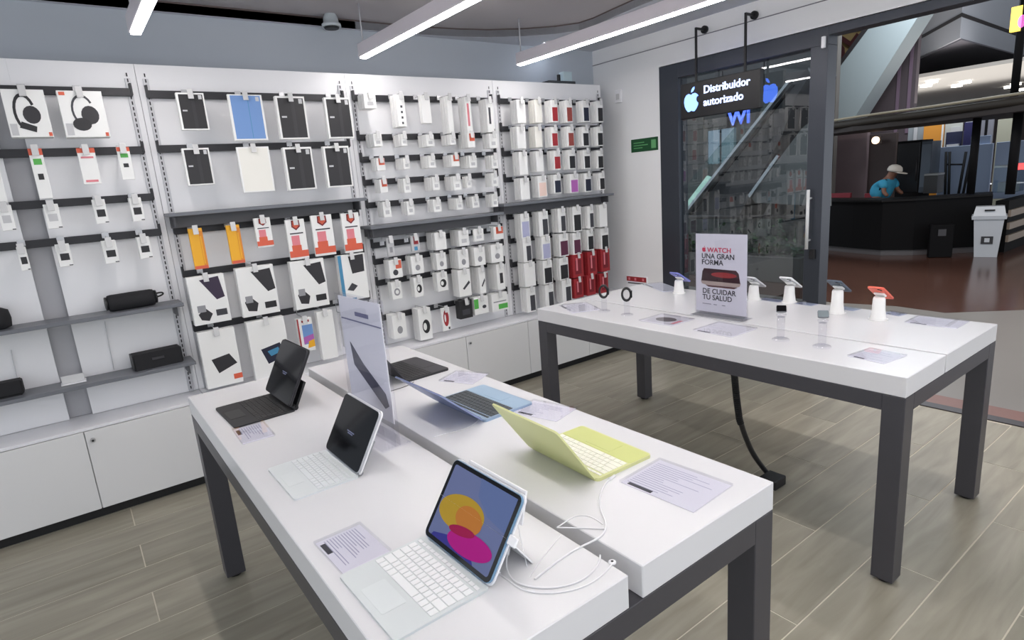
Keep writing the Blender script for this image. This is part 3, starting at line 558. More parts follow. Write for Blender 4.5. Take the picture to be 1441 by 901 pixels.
# 2: white keyboard, silver tablet
K2 = mat('kb_white', (214, 219, 220), .55)
e = empty('tablet_with_keyboard', (.5285, 1.63, ZT), .005, 'silver tablet with dark screen on a white keyboard, middle of left half', 'tablet', 'tablets with keyboards on the left table half')
kb = slab(.180, .2476, 0, .0055, .01, -.086, 0).obj('keyboard', K2, e); keys(kb, .2476, .18, .0055, mat('key_offwhite', (222, 226, 228), .5), False, x_hinge=0, sgn=-1, kd=.098)
slab(.045, .085, .0055, .0060, .004, -.142, 0).obj('trackpad', mat('trackpad_white', (216, 221, 222), .5), kb)
tablet(e, 0, .012, .5187, .2476, .1785, SILV, lock_text, WHITEP)
MB().cyl((.012, -.118, .008), (.012, .118, .008), .0075).obj('hinge', mat('hinge_grey', (140, 142, 146), .4), e)
MB().prism([(.010, .010), (.018, .010), (.066, .086), (.058, .092)], -.118, .118, 'y').obj('support_panel', mat('hinge_grey', (140, 142, 146)), e)
# 3: blue tablet with lit wallpaper
def wallpaper(p, w_, h_):
    def pr(name, col, poly, z, em=.75): MB().prism(poly, z, z+.0001).obj(name, mat('screen_'+name, tuple(int(q*.72) for q in col), .3, emit=em*1.1, spec=.1), p)
    a, b = .010, .011
    pr('lit_screen', (122, 132, 178), [(h_/2+x, y) for x, y in rbox(h_-2*a, w_-2*b, 0, .006)], .0006, .22)
    pr('wallpaper_haze', (110, 130, 182), [(.55*h_, -w_/2+b), (.95*h_, -w_/2+b), (.95*h_, .05*w_), (.75*h_, .0), (.6*h_, -.2*w_)], .0008, .2)
    def ell(cx, cy, ra, rb, ang, n=40):
        return [(cx*h_+ra*math.cos(t)*math.cos(ang)-rb*math.sin(t)*math.sin(ang), cy*w_+ra*math.cos(t)*math.sin(ang)+rb*math.sin(t)*math.cos(ang)) for t in [2*math.pi*i/n for i in range(n)]]
    pr('wallpaper_gold', (196, 160, 50), ell(.47, .13, .037, .079, .12), .0010, .3)
    pr('wallpaper_amber', (206, 130, 56), ell(.45, .00, .027, .046, .0), .0012, .28)
    pr('wallpaper_indigo', (60, 60, 150), [(.057*h_, .40*w_), (.10*h_, .38*w_), (.20*h_, .1*w_), (.12*h_, -.2*w_), (.057*h_, -.25*w_)], .0010, .3)
    pr('wallpaper_magenta', (186, 24, 138), ell(.215, -.12, .0245, .076, .10), .0014, .35)
    pr('wallpaper_crimson', (176, 28, 84), ell(.30, .03, .010, .044, .16), .0016, .25)
K3 = mat('kb_folio', (206, 212, 213), .5)
e = empty('tablet_with_keyboard', (.527, .995, ZT), .02, 'pale blue tablet showing colourful circles, on the nearest white keyboard', 'tablet', 'tablets with keyboards on the left table half')
kb = slab(.205, .2486, 0, .005, .008, -.100, 0).obj('keyboard', K3, e)
keys(kb, .2486, .2, .005, KEYW, True, x_hinge=.004, sgn=-1, kd=.118)
slab(.052, .095, .005, .0055, .004, -.163, 0).obj('trackpad', mat('trackpad_folio', (212, 218, 219), .35), kb)
p3 = tablet(e, 0, .010, .603, .2486, .1795, BLU, wallpaper, WHITEP)
MB().prism([(.100, .09), (.104, .09), (.122, .158), (.117, .160)], -.112, .088, 'y').obj('rear_flap', WHITEP, e)
MB().box(.085, .105, -.1243-.026, -.1243, -.0065, -.0005, .002).obj('charging_plug', WHITEP, p3)
MB().prism([(.052, .088), (.056, .085), (.118, .001), (.113, .001)], -.122, .122, 'y').obj('kickstand', WHITEP, e)
# laptops / opened tablets on the right half
def laptop(name, label, x, y, rz, w_, d_, lid_t, lid_l, body, lidm, keym, palm=None, lidback=None, thick=.009, kd=.1, lidinner=None):
    e = empty(name, (x, y, ZT), rz, label, 'laptop' if 'laptop' in name else 'tablet', 'opened laptops on the right table half')
    b = slab(d_, w_, 0, thick, .012, d_/2, 0).obj('base', body, e)
    keys(b, w_, d_, thick, keym, False, x_hinge=0, sgn=1, kd=kd)
    if palm: slab(d_-kd-.022, w_-.006, thick, thick+.0006, .008, kd+.016+(d_-kd-.022)/2, 0).obj('palm_rest', palm, b)
    slab((d_-kd-.03)*.8, .10, thick+.0006, thick+.0012, .004, kd+.02+(d_-kd-.03)/2, 0).obj('trackpad', palm or body, b)
    up = Vector((-math.sin(lid_t), 0, math.cos(lid_t))); nrm = Vector((math.cos(lid_t), 0, math.sin(lid_t))); yv = nrm.cross(up)
    M = Matrix((up, yv, nrm)).transposed().to_4x4(); M.translation = Vector((-.002, 0, thick))
    l = slab(lid_l, w_, -.005, 0, .012, lid_l/2, 0).obj('lid', lidm, e); l.matrix_basis = M
    slab(lid_l-.006, w_-.006, 0, .0006, .01, lid_l/2, 0).obj('screen_glass', SCREEN, l)
    MB().cyl((-.002, -w_*.42, thick-.001), (-.002, w_*.42, thick-.001), .0045).obj('hinge', lidm, e)
    return e
YE = mat('folio_yellow', (208, 211, 152), .5); YEP = mat('palm_yellow', (202, 208, 130), .45)
laptop('laptop', 'lime yellow laptop with white keys, open on the near right half', .981, 1.165, -.026, .285, .205, .6136, .206, YE, YE, mat('key_ivory', (236, 236, 222), .5), YEP, kd=.105)
SB = mat('laptop_blue', (158, 180, 204), .3, .35); SBP = mat('palm_blue', (164, 190, 212), .35, .2)
laptop('laptop', 'pale blue laptop with dark keys, behind the yellow one', .996, 1.718, .03, .300, .212, .86, .205, SB, mat('lid_blue', (138, 150, 186), .35, .35), mat('key_dark', (64, 70, 74), .5), SBP, kd=.115)
laptop('laptop', 'black laptop at the far end of the right half', 1.015, 2.30, .04, .285, .205, .62, .20, K1, mat('lid_black', (50, 48, 52), .4, .2), mat('key_black', (38, 38, 40), .5), mat('palm_black', (62, 60, 64), .5), kd=.105)
# price tags (clear acrylic with a printed card)
CARD = mat('card_lilac', (232, 231, 237), .4); CARDT = mat('card_ink', (168, 168, 190), .5)
def ptag(pts, label, z=ZT, strip='ink', lines=9, th=.006, group='acrylic price cards on the tables', seed=0, card=None):
    P = [at(u, v, z=z) for u, v in pts]; c = sum(P, Vector())/4
    ex = ((P[3]-P[0])+(P[2]-P[1]))/2; ey = ((P[1]-P[0])+(P[2]-P[3]))/2
    rz = math.atan2(ex.y, ex.x); lx = ex.length; ly = ey.length
    e = empty('price_card', (c.x, c.y, z), rz, label, 'price card', group)
    slab(lx, ly, .0010, th, .004).obj('acrylic_block', ACR2, e)
    MB().box(-lx/2+.004, lx/2-.004, -ly/2+.004, ly/2-.004, 0, .0009).obj('card', card or CARD, e)
    rnd = random.Random(seed); mb = MB()
    for i in range(lines):
        x = -lx/2+.02+(lx-.035)*i/lines; l = (ly-.03)*rnd.uniform(.35, .95)
        mb.box(x, x+.0022, ly/2-.012-l, ly/2-.012, .0009, .00095)
    o = mb.obj('print_lines', CARDT, e); o['kind'] = 'stuff'
    MB().box(-lx/2+.008, -lx/2+.020, ly*.08, ly/2-.02, .0009, .00097).obj('title_bar', pal('ink'), e)
    return e
ptag([(326, 604), (340, 628), (386, 612), (372, 594)], 'clear price card beside the charcoal keyboard', seed=1)
ptag([(443, 764), (478, 812), (548, 778), (510, 735)], 'clear price card beside the nearest white keyboard', seed=2, lines=12)
ptag([(873, 678), (973, 724), (1030, 686), (930, 644)], 'large clear price card beside the yellow laptop', seed=3, lines=14)
ptag([(727, 577), (775, 598), (806, 578), (757, 560)], 'clear price card between the yellow and blue laptops', seed=4)
ptag([(626, 533), (655, 545), (680, 530), (650, 518)], 'clear price card between the blue and black laptops', seed=5)
ptag([(785, 430), (805, 441), (845, 436), (825, 425)], 'price card at the far left corner of the watch table', seed=6, lines=6)
ptag([(978, 464), (1025, 476), (1062, 464), (1015, 452)], 'blank white card below the poster on the watch table', seed=7, lines=2, card=mat('card_white', (222, 222, 226), .4))
ptag([(1195, 500), (1240, 514), (1276, 501), (1225, 490)], 'lilac price card near the front corner of the watch table', seed=8)
ptag([(1272, 454), (1345, 463), (1365, 453), (1292, 444)], 'long lilac price card at the near end of the phone half', seed=9)
ptag([(900, 399.5), (937, 412), (968, 406), (925, 399)], 'long pale card at the far end of the phone half', seed=10, lines=4, card=mat('card_pale', (214, 218, 226), .4))
for i, (q, lb) in enumerate([([(1068, 421), (1092, 426), (1103, 423), (1080, 418)], 'first'), ([(1118, 427), (1140, 431), (1152, 428), (1128, 424)], 'second'), ([(1176, 434), (1200, 438), (1212, 435), (1187, 431)], 'third'), ([(1240, 441), (1265, 445), (1278, 442), (1252, 438)], 'fourth')]):
    ptag(q, 'small blue grey price card on the phone half, %s from the poster' % lb, seed=11+i, lines=4, card=mat('card_blue', (150, 160, 184), .4))
P_ = [at(u, v, z=ZT) for u, v in [(898, 450), (945, 462), (978, 449), (930, 441)]]; c = sum(P_, Vector())/4
e = empty('picture_card', (c.x, c.y, ZT), 0, 'clear card with a dark watch picture and red marks', 'price card', 'acrylic price cards on the tables')
slab(.19, .22, .001, .006, .004).obj('acrylic_block', ACR2, e); MB().box(-.09, .09, -.105, .105, 0, .0009).obj('card', mat('card_white', (222, 222, 226)), e)
MB().prism(EL(.01, .01, .045, .06), .0009, .00098).obj('printed_watch', mat('photo_dark', (110, 104, 104), .5), e)
MB().box(-.05, .03, -.085, -.065, .0009, .00098).obj('printed_mark', pal('pink'), e)
# poster holder on left table
e = empty('poster_holder', (.69, 1.755, ZT), math.radians(3), 'clear acrylic poster holder with lilac sheet beside the middle tablet', 'sign holder', 'acrylic poster holders')
MB().box(-.05, .05, -.15, .15, 0, .005, .001).obj('base_plate', ACR, e)
MB().box(-.004, -.001, -.15, .15, .005, .46, .0005).obj('front_sheet', ACR, e); MB().box(.011, .014, -.15, .15, .005, .46, .0005).obj('back_sheet', ACR, e)
MB().box(.0045, .0065, -.143, .143, .075, .45).obj('poster', mat('poster_lilac', (230, 229, 235), .4), e)
pm = mat('poster_dark', (66, 66, 84), .4)
MB().prism([(.10, .20), (.095, .235), (-.085, .10), (-.12, .13)][:0] or [(.095, .30), (.085, .225), (-.10, .115), (-.125, .128), (-.112, .165), (.02, .240)], .0030, .0044, 'x').obj('printed_laptop', pm, e)
MB().box(.0030, .0044, -.135, .135, .375, .379).obj('printed_line', mat('poster_mid', (120, 120, 150), .4), e)
MB().box(.0030, .0044, -.06, .03, .395, .408).obj('printed_title', mat('poster_mid', (120, 120, 150)), e)
# poster holder on right table
e = empty('poster_holder', (2.672, 1.815, ZT), 0, 'white watch poster in acrylic holder standing on the right table', 'sign holder', 'acrylic poster holders')
MB().box(-.05, .05, -.155, .155, 0, .005, .001).obj('base_plate', ACR, e)
MB().box(-.006, -.004, -.155, .155, .005, .44, .0005).obj('front_sheet', ACR, e); MB().box(.004, .006, -.155, .155, .005, .44, .0005).obj('back_sheet', ACR, e)
MB().box(-.0015, .0015, -.149, .149, .02, .432).obj('poster', mat('poster_white', (214, 213, 220), .4), e)
rp = face_rot((-1, 0, 0))
def ptxt(s, y, z, size, m, sq=1, bold=.0006): obj('printed_text', text_mesh(s, size, .0006, bold=bold, squeeze=sq), m, e, (-.0022, y, z), rp)
PR = mat('poster_red', (206, 52, 84), .5); PK = mat('poster_black', (48, 46, 52), .5)
obj('printed_emblem', fruit_mesh(.026, .0006), PR, e, (-.0022, .098, .351), rp)
ptxt('WATCH', .078, .338, .034, PR, 1.1); ptxt('UNA GRAN', .113, .304, .038, PK, .98); ptxt('FORMA', .113, .272, .038, PK, 1.02)
ptxt('DE CUIDAR', .108, .119, .038, PK, 1.0); ptxt('TU SALUD', .108, .086, .038, PK, 1.0)
mb = MB()
for a, b_ in ((.108, .055), (.04, .02), (-.01, -.03)): mb.box(-.0024, -.0018, b_, a, .060, .064)
o = mb.obj('print_lines', mat('poster_mid2', (130, 130, 140), .5), e); o['kind'] = 'stuff'
MB().prism([(.115, .185), (.108, .235), (.098, .252), (-.09, .250), (-.105, .235), (-.115, .185)], -.0023, -.0016, 'x').obj('printed_watch_face', mat('poster_watch', (54, 26, 32), .3), e)
MB().prism(EL(-.02, .222, .075, .014, 24), -.0026, -.0022, 'x').obj('printed_glow', mat('poster_glow', (150, 40, 42), .4), e)
MB().prism([(.118, .185), (-.118, .185), (-.11, .170), (-.09, .165), (.09, .165), (.112, .170)], -.0023, -.0016, 'x').obj('printed_watch_case', mat('poster_case', (176, 160, 150), .3), e)
MB().prism([(.09, .164), (-.1, .164), (-.08, .155), (.07, .155)], -.0023, -.0016, 'x').obj('printed_watch_base', mat('poster_base', (96, 60, 58), .3), e)
# phones on stands
STD = mat('stand_white', (240, 240, 238), .45)
def phone(px, py, label, col, ztop=.135, metal=.1, dx=0, dy=0):
    p = at(px, py, z=ZT); e = empty('phone_on_stand', (p.x+dx, p.y+dy, ZT), 0, label, 'phone', 'phones on white security stands')
    MB().lathe([(.036, 0), (.036, .006), (.033, .010), (.028, .05), (.026, ztop-.035), (.022, ztop-.025)], n=20, sx=1.0, sy=1.0).obj('stand', STD, e)
    MB().lathe([(.042, 0), (.042, .003)], n=24).obj('stand_foot', STD, e)
    # phone faces +x and up, top edge towards -x
    t = math.radians(60); up = Vector((-math.sin(t), 0, math.cos(t))); nrm = Vector((math.cos(t), 0, math.sin(t))); yv = nrm.cross(up)
    M = Matrix((up, yv, nrm)).transposed().to_4x4(); M.translation = Vector((.012, 0, ztop-.008))
    b = slab(.146, .0715, -.0038, .0038, .010).obj('phone_body', mat('phone_'+label.split()[0], col, .35, metal), e); b.matrix_basis = M
    slab(.143, .0685, .0038, .0043, .009).obj('screen_glass', SCREEN, b)
    c = slab(.028, .028, -.0055, -.0038, .005, .054, .018).obj('camera_bump', mat('phone_'+label.split()[0], col), b)
    MB().cyl((.048, .018, -.0068), (.048, .018, -.0055), .0055).cyl((.061, .012, -.0068), (.061, .012, -.0055), .0055).obj('camera_lens', SCREEN, c)
    MB().box(-.018, .018, -.024, .024, -.014, -.004, .003).obj('sensor_pad', STD, b)
    return e
phone(1235, 449, 'coral phone back on a white stand, nearest the table end', (232, 104, 82))
phone(1177, 440, 'slate grey phone on a white stand left of the coral phone', (70, 84, 100), .145)
phone(1110, 425, 'white phone on a white stand, middle of the phone half', (226, 228, 230), .12)
phone(1060, 421, 'silver phone on a white stand half hidden by the poster', (206, 208, 212), .11)
phone(955, 412, 'violet blue phone on a white stand left of the poster', (116, 122, 196), .11)
for (a, b_) in (((1175, 434), (1150, 431)), ((1232, 447), (1215, 442))): pass
# watches
def watch_clear(px, py, label, face, band=False):
    p = at(px, py, z=ZT); e = empty('watch_on_stand', (p.x, p.y, ZT), 0, label, 'watch', 'smart watches on clear stands')
    MB().lathe([(.036, 0), (.036, .004), (.030, .008)], n=24).obj('stand_base', ACR, e)
    MB().cyl((0, 0, .008), (0, 0, .105), .016, n=20).obj('stand_post', ACR, e)
    MB().lathe([(.010, .10), (.019, .108), (.021, .116), (.010, .122)], n=20).obj('charging_cup', ACR2, e)
    w_ = MB().box(-.018, .018, -.021, .021, -.0055, .0055, .004).obj('watch_body', mat('watch_case', (120, 122, 126), .3, .6), e, (0, 0, .140), (0, math.radians(-42), .55))
    MB().box(-.016, .016, -.019, .019, .0055, .0062, .0003).obj('watch_face', face, w_)
    return e
watch_clear(1098, 478, 'black faced watch on a clear post, left of the pair', SCREEN)
watch_clear(1156, 488, 'grey faced watch on a clear post, right of the pair', mat('face_grey', (120, 130, 134), .15))
for (px, py, lab) in ((850, 438, 'black looped watch band on a clear post, leftmost'), (882, 443, 'black looped watch band on a clear post, beside the picture card')):
    p = at(px, py, z=ZT); e = empty('watch_on_stand', (p.x, p.y, ZT), math.radians(40), lab, 'watch', 'smart watches on clear stands')
    MB().lathe([(.034, 0), (.034, .004), (.028, .007)], n=24).obj('stand_base', ACR, e)
    MB().box(-.012, .012, -.016, .016, .007, .085, .002).obj('stand_post', ACR, e)
    n = 28; vs = []; fs = []
    for i in range(n):
        a = 2*math.pi*i/n
        for rr, xx in ((1, -.011), (1, .011), (.74, .011), (.74, -.011)): vs.append((xx, .029*(rr if rr == 1 else .62)*math.cos(a), .118+.040*(rr if rr == 1 else .72)*math.sin(a)))
    for i in range(n):
        for k_ in range(4): fs.append((i*4+k_, i*4+(k_+1) % 4, ((i+1) % n)*4+(k_+1) % 4, ((i+1) % n)*4+k_))
    obj('band', mk('band', vs, fs, True), BLACK, e)
    MB().box(-.017, .017, -.005, .005, -.019, .019, .003).obj('watch_body', mat('watch_black', (36, 36, 40), .25, .4), e, (0, -.026, .118), (0, 0, 0))
# small red and white sign behind the phone half
e = empty('small_sign', (3.50, 3.06, 0), 0, 'small red and white sign beyond the far end of the watch table', 'sign')
q0, q1 = at(881, 387, x=DW-.012), at(910, 401, x=DW-.012)
e.location = (DW-.012, (q0.y+q1.y)/2, q1.z-.06); hw = (q0.y-q1.y)/2; hh = q0.z-q1.z+.06
MB().box(-.002, .011, -hw, hw, 0, hh, .001).obj('board', WHITEP, e)
MB().box(-.004, -.002, -hw+.006, hw-.006, hh-.05, hh-.006).obj('red_band', pal('red'), e)
for yy in (-hw+.03, hw-.05, 0): MB().box(-.005, -.004, yy, yy+.022, hh-.04, hh-.016).obj('white_mark', pal('pink'), e)
MB().box(-.004, -.002, -hw+.03, hw-.02, hh-.072, hh-.062).obj('printed_line', pal('ink'), e)
# white cables on the left table
CB = mat('cable_white', (228, 228, 230), .4)
def cable(pts, label, r=.0017, m=CB, plug=None, lift=None, top=ZT):
    P = [at(u, v, z=top+r+(lift[i] if lift else 0)) for i, (u, v) in enumerate(pts)]
    e = empty('cable', P[0], 0, label, 'cable', 'charging cables on the left table'); L = [p-P[0] for p in P]
    tube('cord', L, r, m, e, 8)
    d = (L[0]-L[1]).normalized()
    if plug: MB().cyl(-d*.004, d*.022, .0040, .0036, 12).obj('plug', WHITEP, e)
    return e
cable([(858, 674), (849, 681), (841, 700), (844, 718), (853, 735), (851, 750), (838, 760), (818, 768), (792, 783), (766, 803), (752, 815)], 'white cable curving down from the yellow laptop across the gap', .0022, plug=1)
cable([(852, 744), (835, 743), (805, 743), (783, 742)], 'short straight white cable crossing the table gap', .0016)
cable([(848, 738), (835, 727), (818, 724), (804, 727), (790, 738), (783, 742)], 'thin white cable loop above the table gap', .0014)
cable([(714, 778), (710, 795), (715, 812), (733, 825), (775, 829), (812, 821), (834, 806), (844, 790), (844, 781)], 'white cable from the nearest tablet curling to the gap', .0019, plug=1, lift=[.02, .006, 0, 0, 0, 0, 0, 0, 0])
cable([(700, 806), (715, 816), (728, 828), (752, 835), (790, 835), (830, 824), (852, 806), (861, 793)], 'white cable running beside the tablet cable to the eyelet', .0016, plug=1)
cable([(789, 753), (776, 768), (762, 785), (750, 803), (745, 812)], 'thin clear cable lying behind the nearest tablet', .0012)
cable([(728, 735), (731, 755), (736, 775), (741, 797)], 'thin white cord hanging behind the nearest tablet', .0010, lift=[.09, .06, .03, 0])
cable([(674, 590), (664, 599), (648, 606), (625, 610), (610, 615)], 'thin white cable from the blue laptop', .0014, plug=1)
cable([(582, 537), (577, 541), (566, 545), (556, 548), (546, 551)], 'thin dark cable from the black laptop', .0014, mat('cable_dark', (90, 88, 88), .5))
p = at(861, 792, z=ZT); e = empty('cable_eyelet', (p.x, p.y, ZT), 0, 'tiny white cable eyelet near the gap corner', 'eyelet')
MB().lathe([(.008, 0), (.008, .003), (.004, .004)], n=16).obj('ring', WHITEP, e)
MB().cyl((0, 0, .002), (0, 0, .0045), .003, n=10).obj('hole', BLACK, e)
# coiled conduit under the right table
e = empty('cable_conduit', (2.70, 1.50, 0), 0, 'black corrugated conduit dropping from the watch table to a floor box', 'conduit')
C3 = [at(1033, 528, x=2.40), at(1036, 560, x=2.42), at(1040, 590, x=2.46), at(1050, 620, x=2.52), at(1062, 645, x=2.60), at(1078, 664, x=2.68)]
C3 = [Vector((q.x-2.70, q.y-1.50, max(q.z, .02))) for q in C3]
tube('conduit', C3, .013, BLACK, e, 10)
mb = MB()
for i in range(26):
    t = i/26*.45; k_ = t*5; a = int(k_); q = C3[a].lerp(C3[a+1], k_-a); d = (C3[a+1]-C3[a]).normalized(); mb.cyl(q-d*.0025, q+d*.0025, .0165, n=10)
o = mb.obj('corrugation', BLACK, e); o['kind'] = 'stuff'
q = at(1088, 676, z=.02); MB().box(q.x-2.70-.06, q.x-2.70+.04, q.y-1.5-.045, q.y-1.5+.045, 0, .05, .004).obj('floor_box', mat('box_black', (30, 30, 32), .4), e)
# ================================================================== SIDE WALL FITTINGS
e = empty('hanging_sign', (4.085, 2.785, 2.11), 0, 'black illuminated sign with glowing fruit emblem hung on two arms', 'sign')
SG = mat('sign_black', (12, 12, 17), .35); GL = mat('sign_glow', (128, 172, 255), .4, emit=1.5); GT = mat('sign_text_glow', (195, 212, 255), .4, emit=1.6)
GB = mat('sign_glow_blue', (70, 120, 255), .4, emit=5.5)
MB().box(-.022, .022, -.335, .335, -.13, .13, .004).obj('sign_box', SG, e)
obj('glowing_emblem', fruit_mesh(.15, .003), GL, e, (-.0238, .235, -.005), rp)
obj('glowing_text', text_mesh('Distribuidor', .077, .003, bold=.0012), GT, e, (-.0238, .125, .035), rp)
obj('glowing_text', text_mesh('autorizado', .077, .003, bold=.0012), GT, e, (-.0238, .125, -.055), rp)
rq = face_rot((1, 0, 0))
obj('glowing_emblem', fruit_mesh(.15, .003), GB, e, (.0238, -.235, -.005), rq)
obj('glowing_text', text_mesh('Distribuidor', .077, .003, bold=.0012), GB, e, (.0238, -.125, .035), rq)
obj('glowing_text', text_mesh('autorizado', .077, .003, bold=.0012), GB, e, (.0238, -.125, -.055), rq)
for yy in (.205, -.205):
    MB().box(-.007, .007, yy-.007, yy+.007, .13, .515).obj('rod', BLACK, e)
    MB().box(0, .10, yy-.007, yy+.007, .50, .515).obj('arm', BLACK, e)
    MB().cyl((.095, yy, .508), (.115, yy, .508), .028, n=20).obj('wall_plate', BLACK, e)
q0, q1 = at(887, 195, x=DW), at(927, 212, x=DW)
e = empty('exit_sign', (DW, (q0.y+q1.y)/2, (q0.z+q1.z)/2), 0, 'dark green safety sign on the white wall left of the glass', 'sign')
hw = (q0.y-q1.y)/2-.008; MB().box(-.006, 0, -hw, hw, -.055, .055, .001).obj('plate', mat('sign_green', (22, 74, 40), .4), e)
mb = MB()
for z_, l in ((.022, .12), (0, .16), (-.022, .10)): mb.box(-.0068, -.006, hw-.03-l, hw-.03, z_-.004, z_+.004)
o = mb.obj('print_lines', mat('sign_green_pale', (96, 160, 104), .5), e); o['kind'] = 'stuff'
MB().box(-.0068, -.006, -hw+.02, -hw+.07, -.035, .035).obj('pictogram', mat('sign_green_pale', (96, 160, 104)), e)
q0, q1 = at(866, 124, x=DW), at(876, 146, x=DW)
e = empty('wall_switch', (DW, (q0.y+q1.y)/2, (q0.z+q1.z)/2), 0, 'small white wall box near the corner above the green sign', 'switch')
MB().box(-.02, 0, -.04, .04, -.055, .055, .004).obj('cover', WHITEP, e); MB().box(-.024, -.02, -.02, .02, -.03, .02, .001).obj('button', HOLD, e)
# items on top of the display panels (far right)
e = empty('router', (3.62, 4.02, 2.372), 0, 'small dark router lying on top of the right display panel', 'router')
MB().box(-.16, .14, -.05, .05, 0, .028, .004).obj('body', mat('router_dark', (58, 62, 66), .5), e)
MB().box(-.02, .005, -.01, .01, .028, .085, .002).obj('antenna', BLACK, e)
MB().box(.03, .13, -.02, .04, .03, .11, .004).obj('white_box', mat('box_teal', (190, 210, 216), .4), e)
# ================================================================== MALL
DK = mat('mall_black', (13, 13, 15), .7, spec=.15); DK2 = mat('mall_dark', (44, 40, 42), .6)
# kiosk
fp = [(11.4, 6.6), (10.95, 5.5), (10.66, 4.70), (10.52, 4.2), (10.70, 3.80), (10.98, 3.50), (11.2, 3.25), (11.4, 3.02)]
ck = empty('kiosk_counter', (11.2, 4.2, 0), 0, 'long black curved kiosk counter in the mall', 'counter')
L = lambda P: [(x-11.2, y-4.2) for x, y in P]
bk = [(x+.55, y+.15) for x, y in fp][::-1]
MB().prism(L(fp+bk), .09, .86).obj('body', DK, ck); MB().prism(L([(x-.05, y) for x, y in fp]+bk), .86, .89).obj('worktop', mat('kiosk_top', (18, 17, 18), .5, spec=.2), ck)
MB().prism(L([(x+.03, y) for x, y in fp]+bk), 0, .09).obj('plinth', mat('kiosk_plinth', (88, 86, 88), .5), ck)
# canopy
can = [(11.5, 6.2), (11.35, 5.4), (11.15, 5.0), (11.02, 4.4), (11.02, 3.9), (10.72, 3.1), (10.5, 2.5), (10.3, 1.2), (12.6, 1.2), (12.6, 6.2)]
ca = empty('kiosk_canopy', (11.2, 3.5, 2.0), 0, 'dark curved canopy over the kiosk with a thin pale edge', 'canopy')
MB().prism([(x-11.2, y-3.5) for x, y in can], .02, .22).obj('roof', mat('canopy_dark', (40, 34, 32), .7), ca)
tube('edge_strip', [(x-11.22, y-3.5, .245) for x, y in can[1:8]], .02, mat('canopy_edge', (140, 132, 112), .5), ca)
tube('edge_band', [(x-11.20, y-3.5, .15) for x, y in can[0:8]], .06, mat('canopy_band', (40, 35, 28), .7), ca)
MB().cyl((-.25, -.72, .22), (-.25, -.72, 1.7), .05, n=12).obj('mast', DK, ca)
for yy, xx, r in ((3.28, 11.3, .055), (2.72, 11.0, .06)): MB().cyl((xx-11.2, yy-3.5, -1.1), (xx-11.2, yy-3.5, .03), r, n=12).obj('post', DK, ca)
# trash bin
p = at(1386, 360, z=0)
e = empty('trash_bin', (p.x, p.y, 0), math.radians(15), 'grey plastic swing top trash bin beside the black kiosk', 'bin')
TB = mat('bin_grey', (186, 192, 198), .45)
def frust(mb, w0, d0, w1, d1, z0, z1):
    vs = [mb.bm.verts.new((sx*a/2, sy*b/2, z)) for z, a, b in ((z0, d0, w0), (z1, d1, w1)) for sx, sy in ((-1, -1), (1, -1), (1, 1), (-1, 1))]
    for q in ((3, 2, 1, 0), (4, 5, 6, 7), (0, 1, 5, 4), (1, 2, 6, 5), (2, 3, 7, 6), (3, 0, 4, 7)): mb.bm.faces.new([vs[i] for i in q])
    return mb
frust(MB(), .27, .24, .35, .32, 0, .56).obj('body', TB, e); frust(MB(), .40, .37, .41, .38, .56, .61).obj('rim', TB, e)
frust(MB(), .38, .35, .33, .2, .61, .74).obj('swing_lid', mat('bin_lid', (200, 206, 212), .4), e)
B(-.168, -.160, -.06, .06, .68, .70, 'slot', DK, e)
MB().box(-.150, -.138, -.07, .07, .20, .31).obj('label_sticker', mat('bin_label', (40, 40, 44), .5), e)
MB().box(-.152, -.150, -.03, .03, .225, .285).obj('label_mark', TB, e)
e = empty('dark_bin', (10.72, 3.45, 0), .5, 'small black bin left of the grey trash bin', 'bin')
MB().box(-.13, .0, -.15, .15, 0, .50, .01).obj('body', DK, e); MB().box(-.137, -.13, -.05, .05, .33, .43).obj('label_sticker', mat('bin_label2', (60, 60, 64), .5), e)
# bench of pale slats at right
e = empty('slatted_bench', (12.3, 2.9, 0), 0, 'dark kiosk side with pale horizontal slats at the right edge', 'counter')
for i in range(3): MB().box(-.9, .9, -.12, -.085, .16+i*.19, .26+i*.19).obj('slat', mat('slat_pale', (150, 136, 122), .5), e)
MB().box(-.9, .9, -.085, .08, 0, .78).obj('body', DK, e)
# kiosk back things (plane x about 12.5..13.5)
def wallthing(name, x, a, b, th, m, label, cat, z0=None, group=None):
    p, q = at(*a, x=x), at(*b, x=x); zb = q.z if z0 is None else z0
    e = empty(name, (x, (p.y+q.y)/2, zb), 0, label, cat, group); hw = abs(p.y-q.y)/2
    return e, hw, p.z-zb, MB().box(0, th, -hw, hw, 0, p.z-zb, .004).obj('body', m, e)
e, hw, h, _ = wallthing('wall_panel', 13.2, (1168, 187), (1215, 285), .12, mat('panel_mauve', (112, 96, 98), .6, noise=.1, scale=3), 'tall mauve brown panel behind the kiosk at left', 'panel', 0)
e, hw, h, _ = wallthing('wall_panel', 13.3, (1219, 190), (1255, 285), .1, mat('panel_brown', (62, 50, 48), .6, noise=.2, scale=3), 'narrow dark brown panel behind the crouching person', 'panel', 0)
e, hw, h, _ = wallthing('fridge', 12.3, (1263, 199), (1291, 280), .5, DK, 'tall black fridge on the kiosk right of the person', 'fridge', 0)
MB().box(-.01, .0, -hw+.02, hw-.02, .9, h-.04, .003).obj('door', mat('fridge_door', (22, 22, 25), .3), e); MB().cyl((-.02, -hw+.05, 1.1), (-.02, -hw+.05, 1.5), .01).obj('handle', DK2, e)
e, hw, h, _ = wallthing('side_cabinet', 12.3, (1297, 199), (1308, 248), .4, mat('cab_grey', (66, 74, 84), .5), 'narrow grey cabinet attached beside the black fridge', 'cabinet', .88)
MB().box(-.006, 0, -hw+.01, hw-.01, .1, h-.05).obj('door', mat('cab_grey2', (90, 100, 112), .4), e)
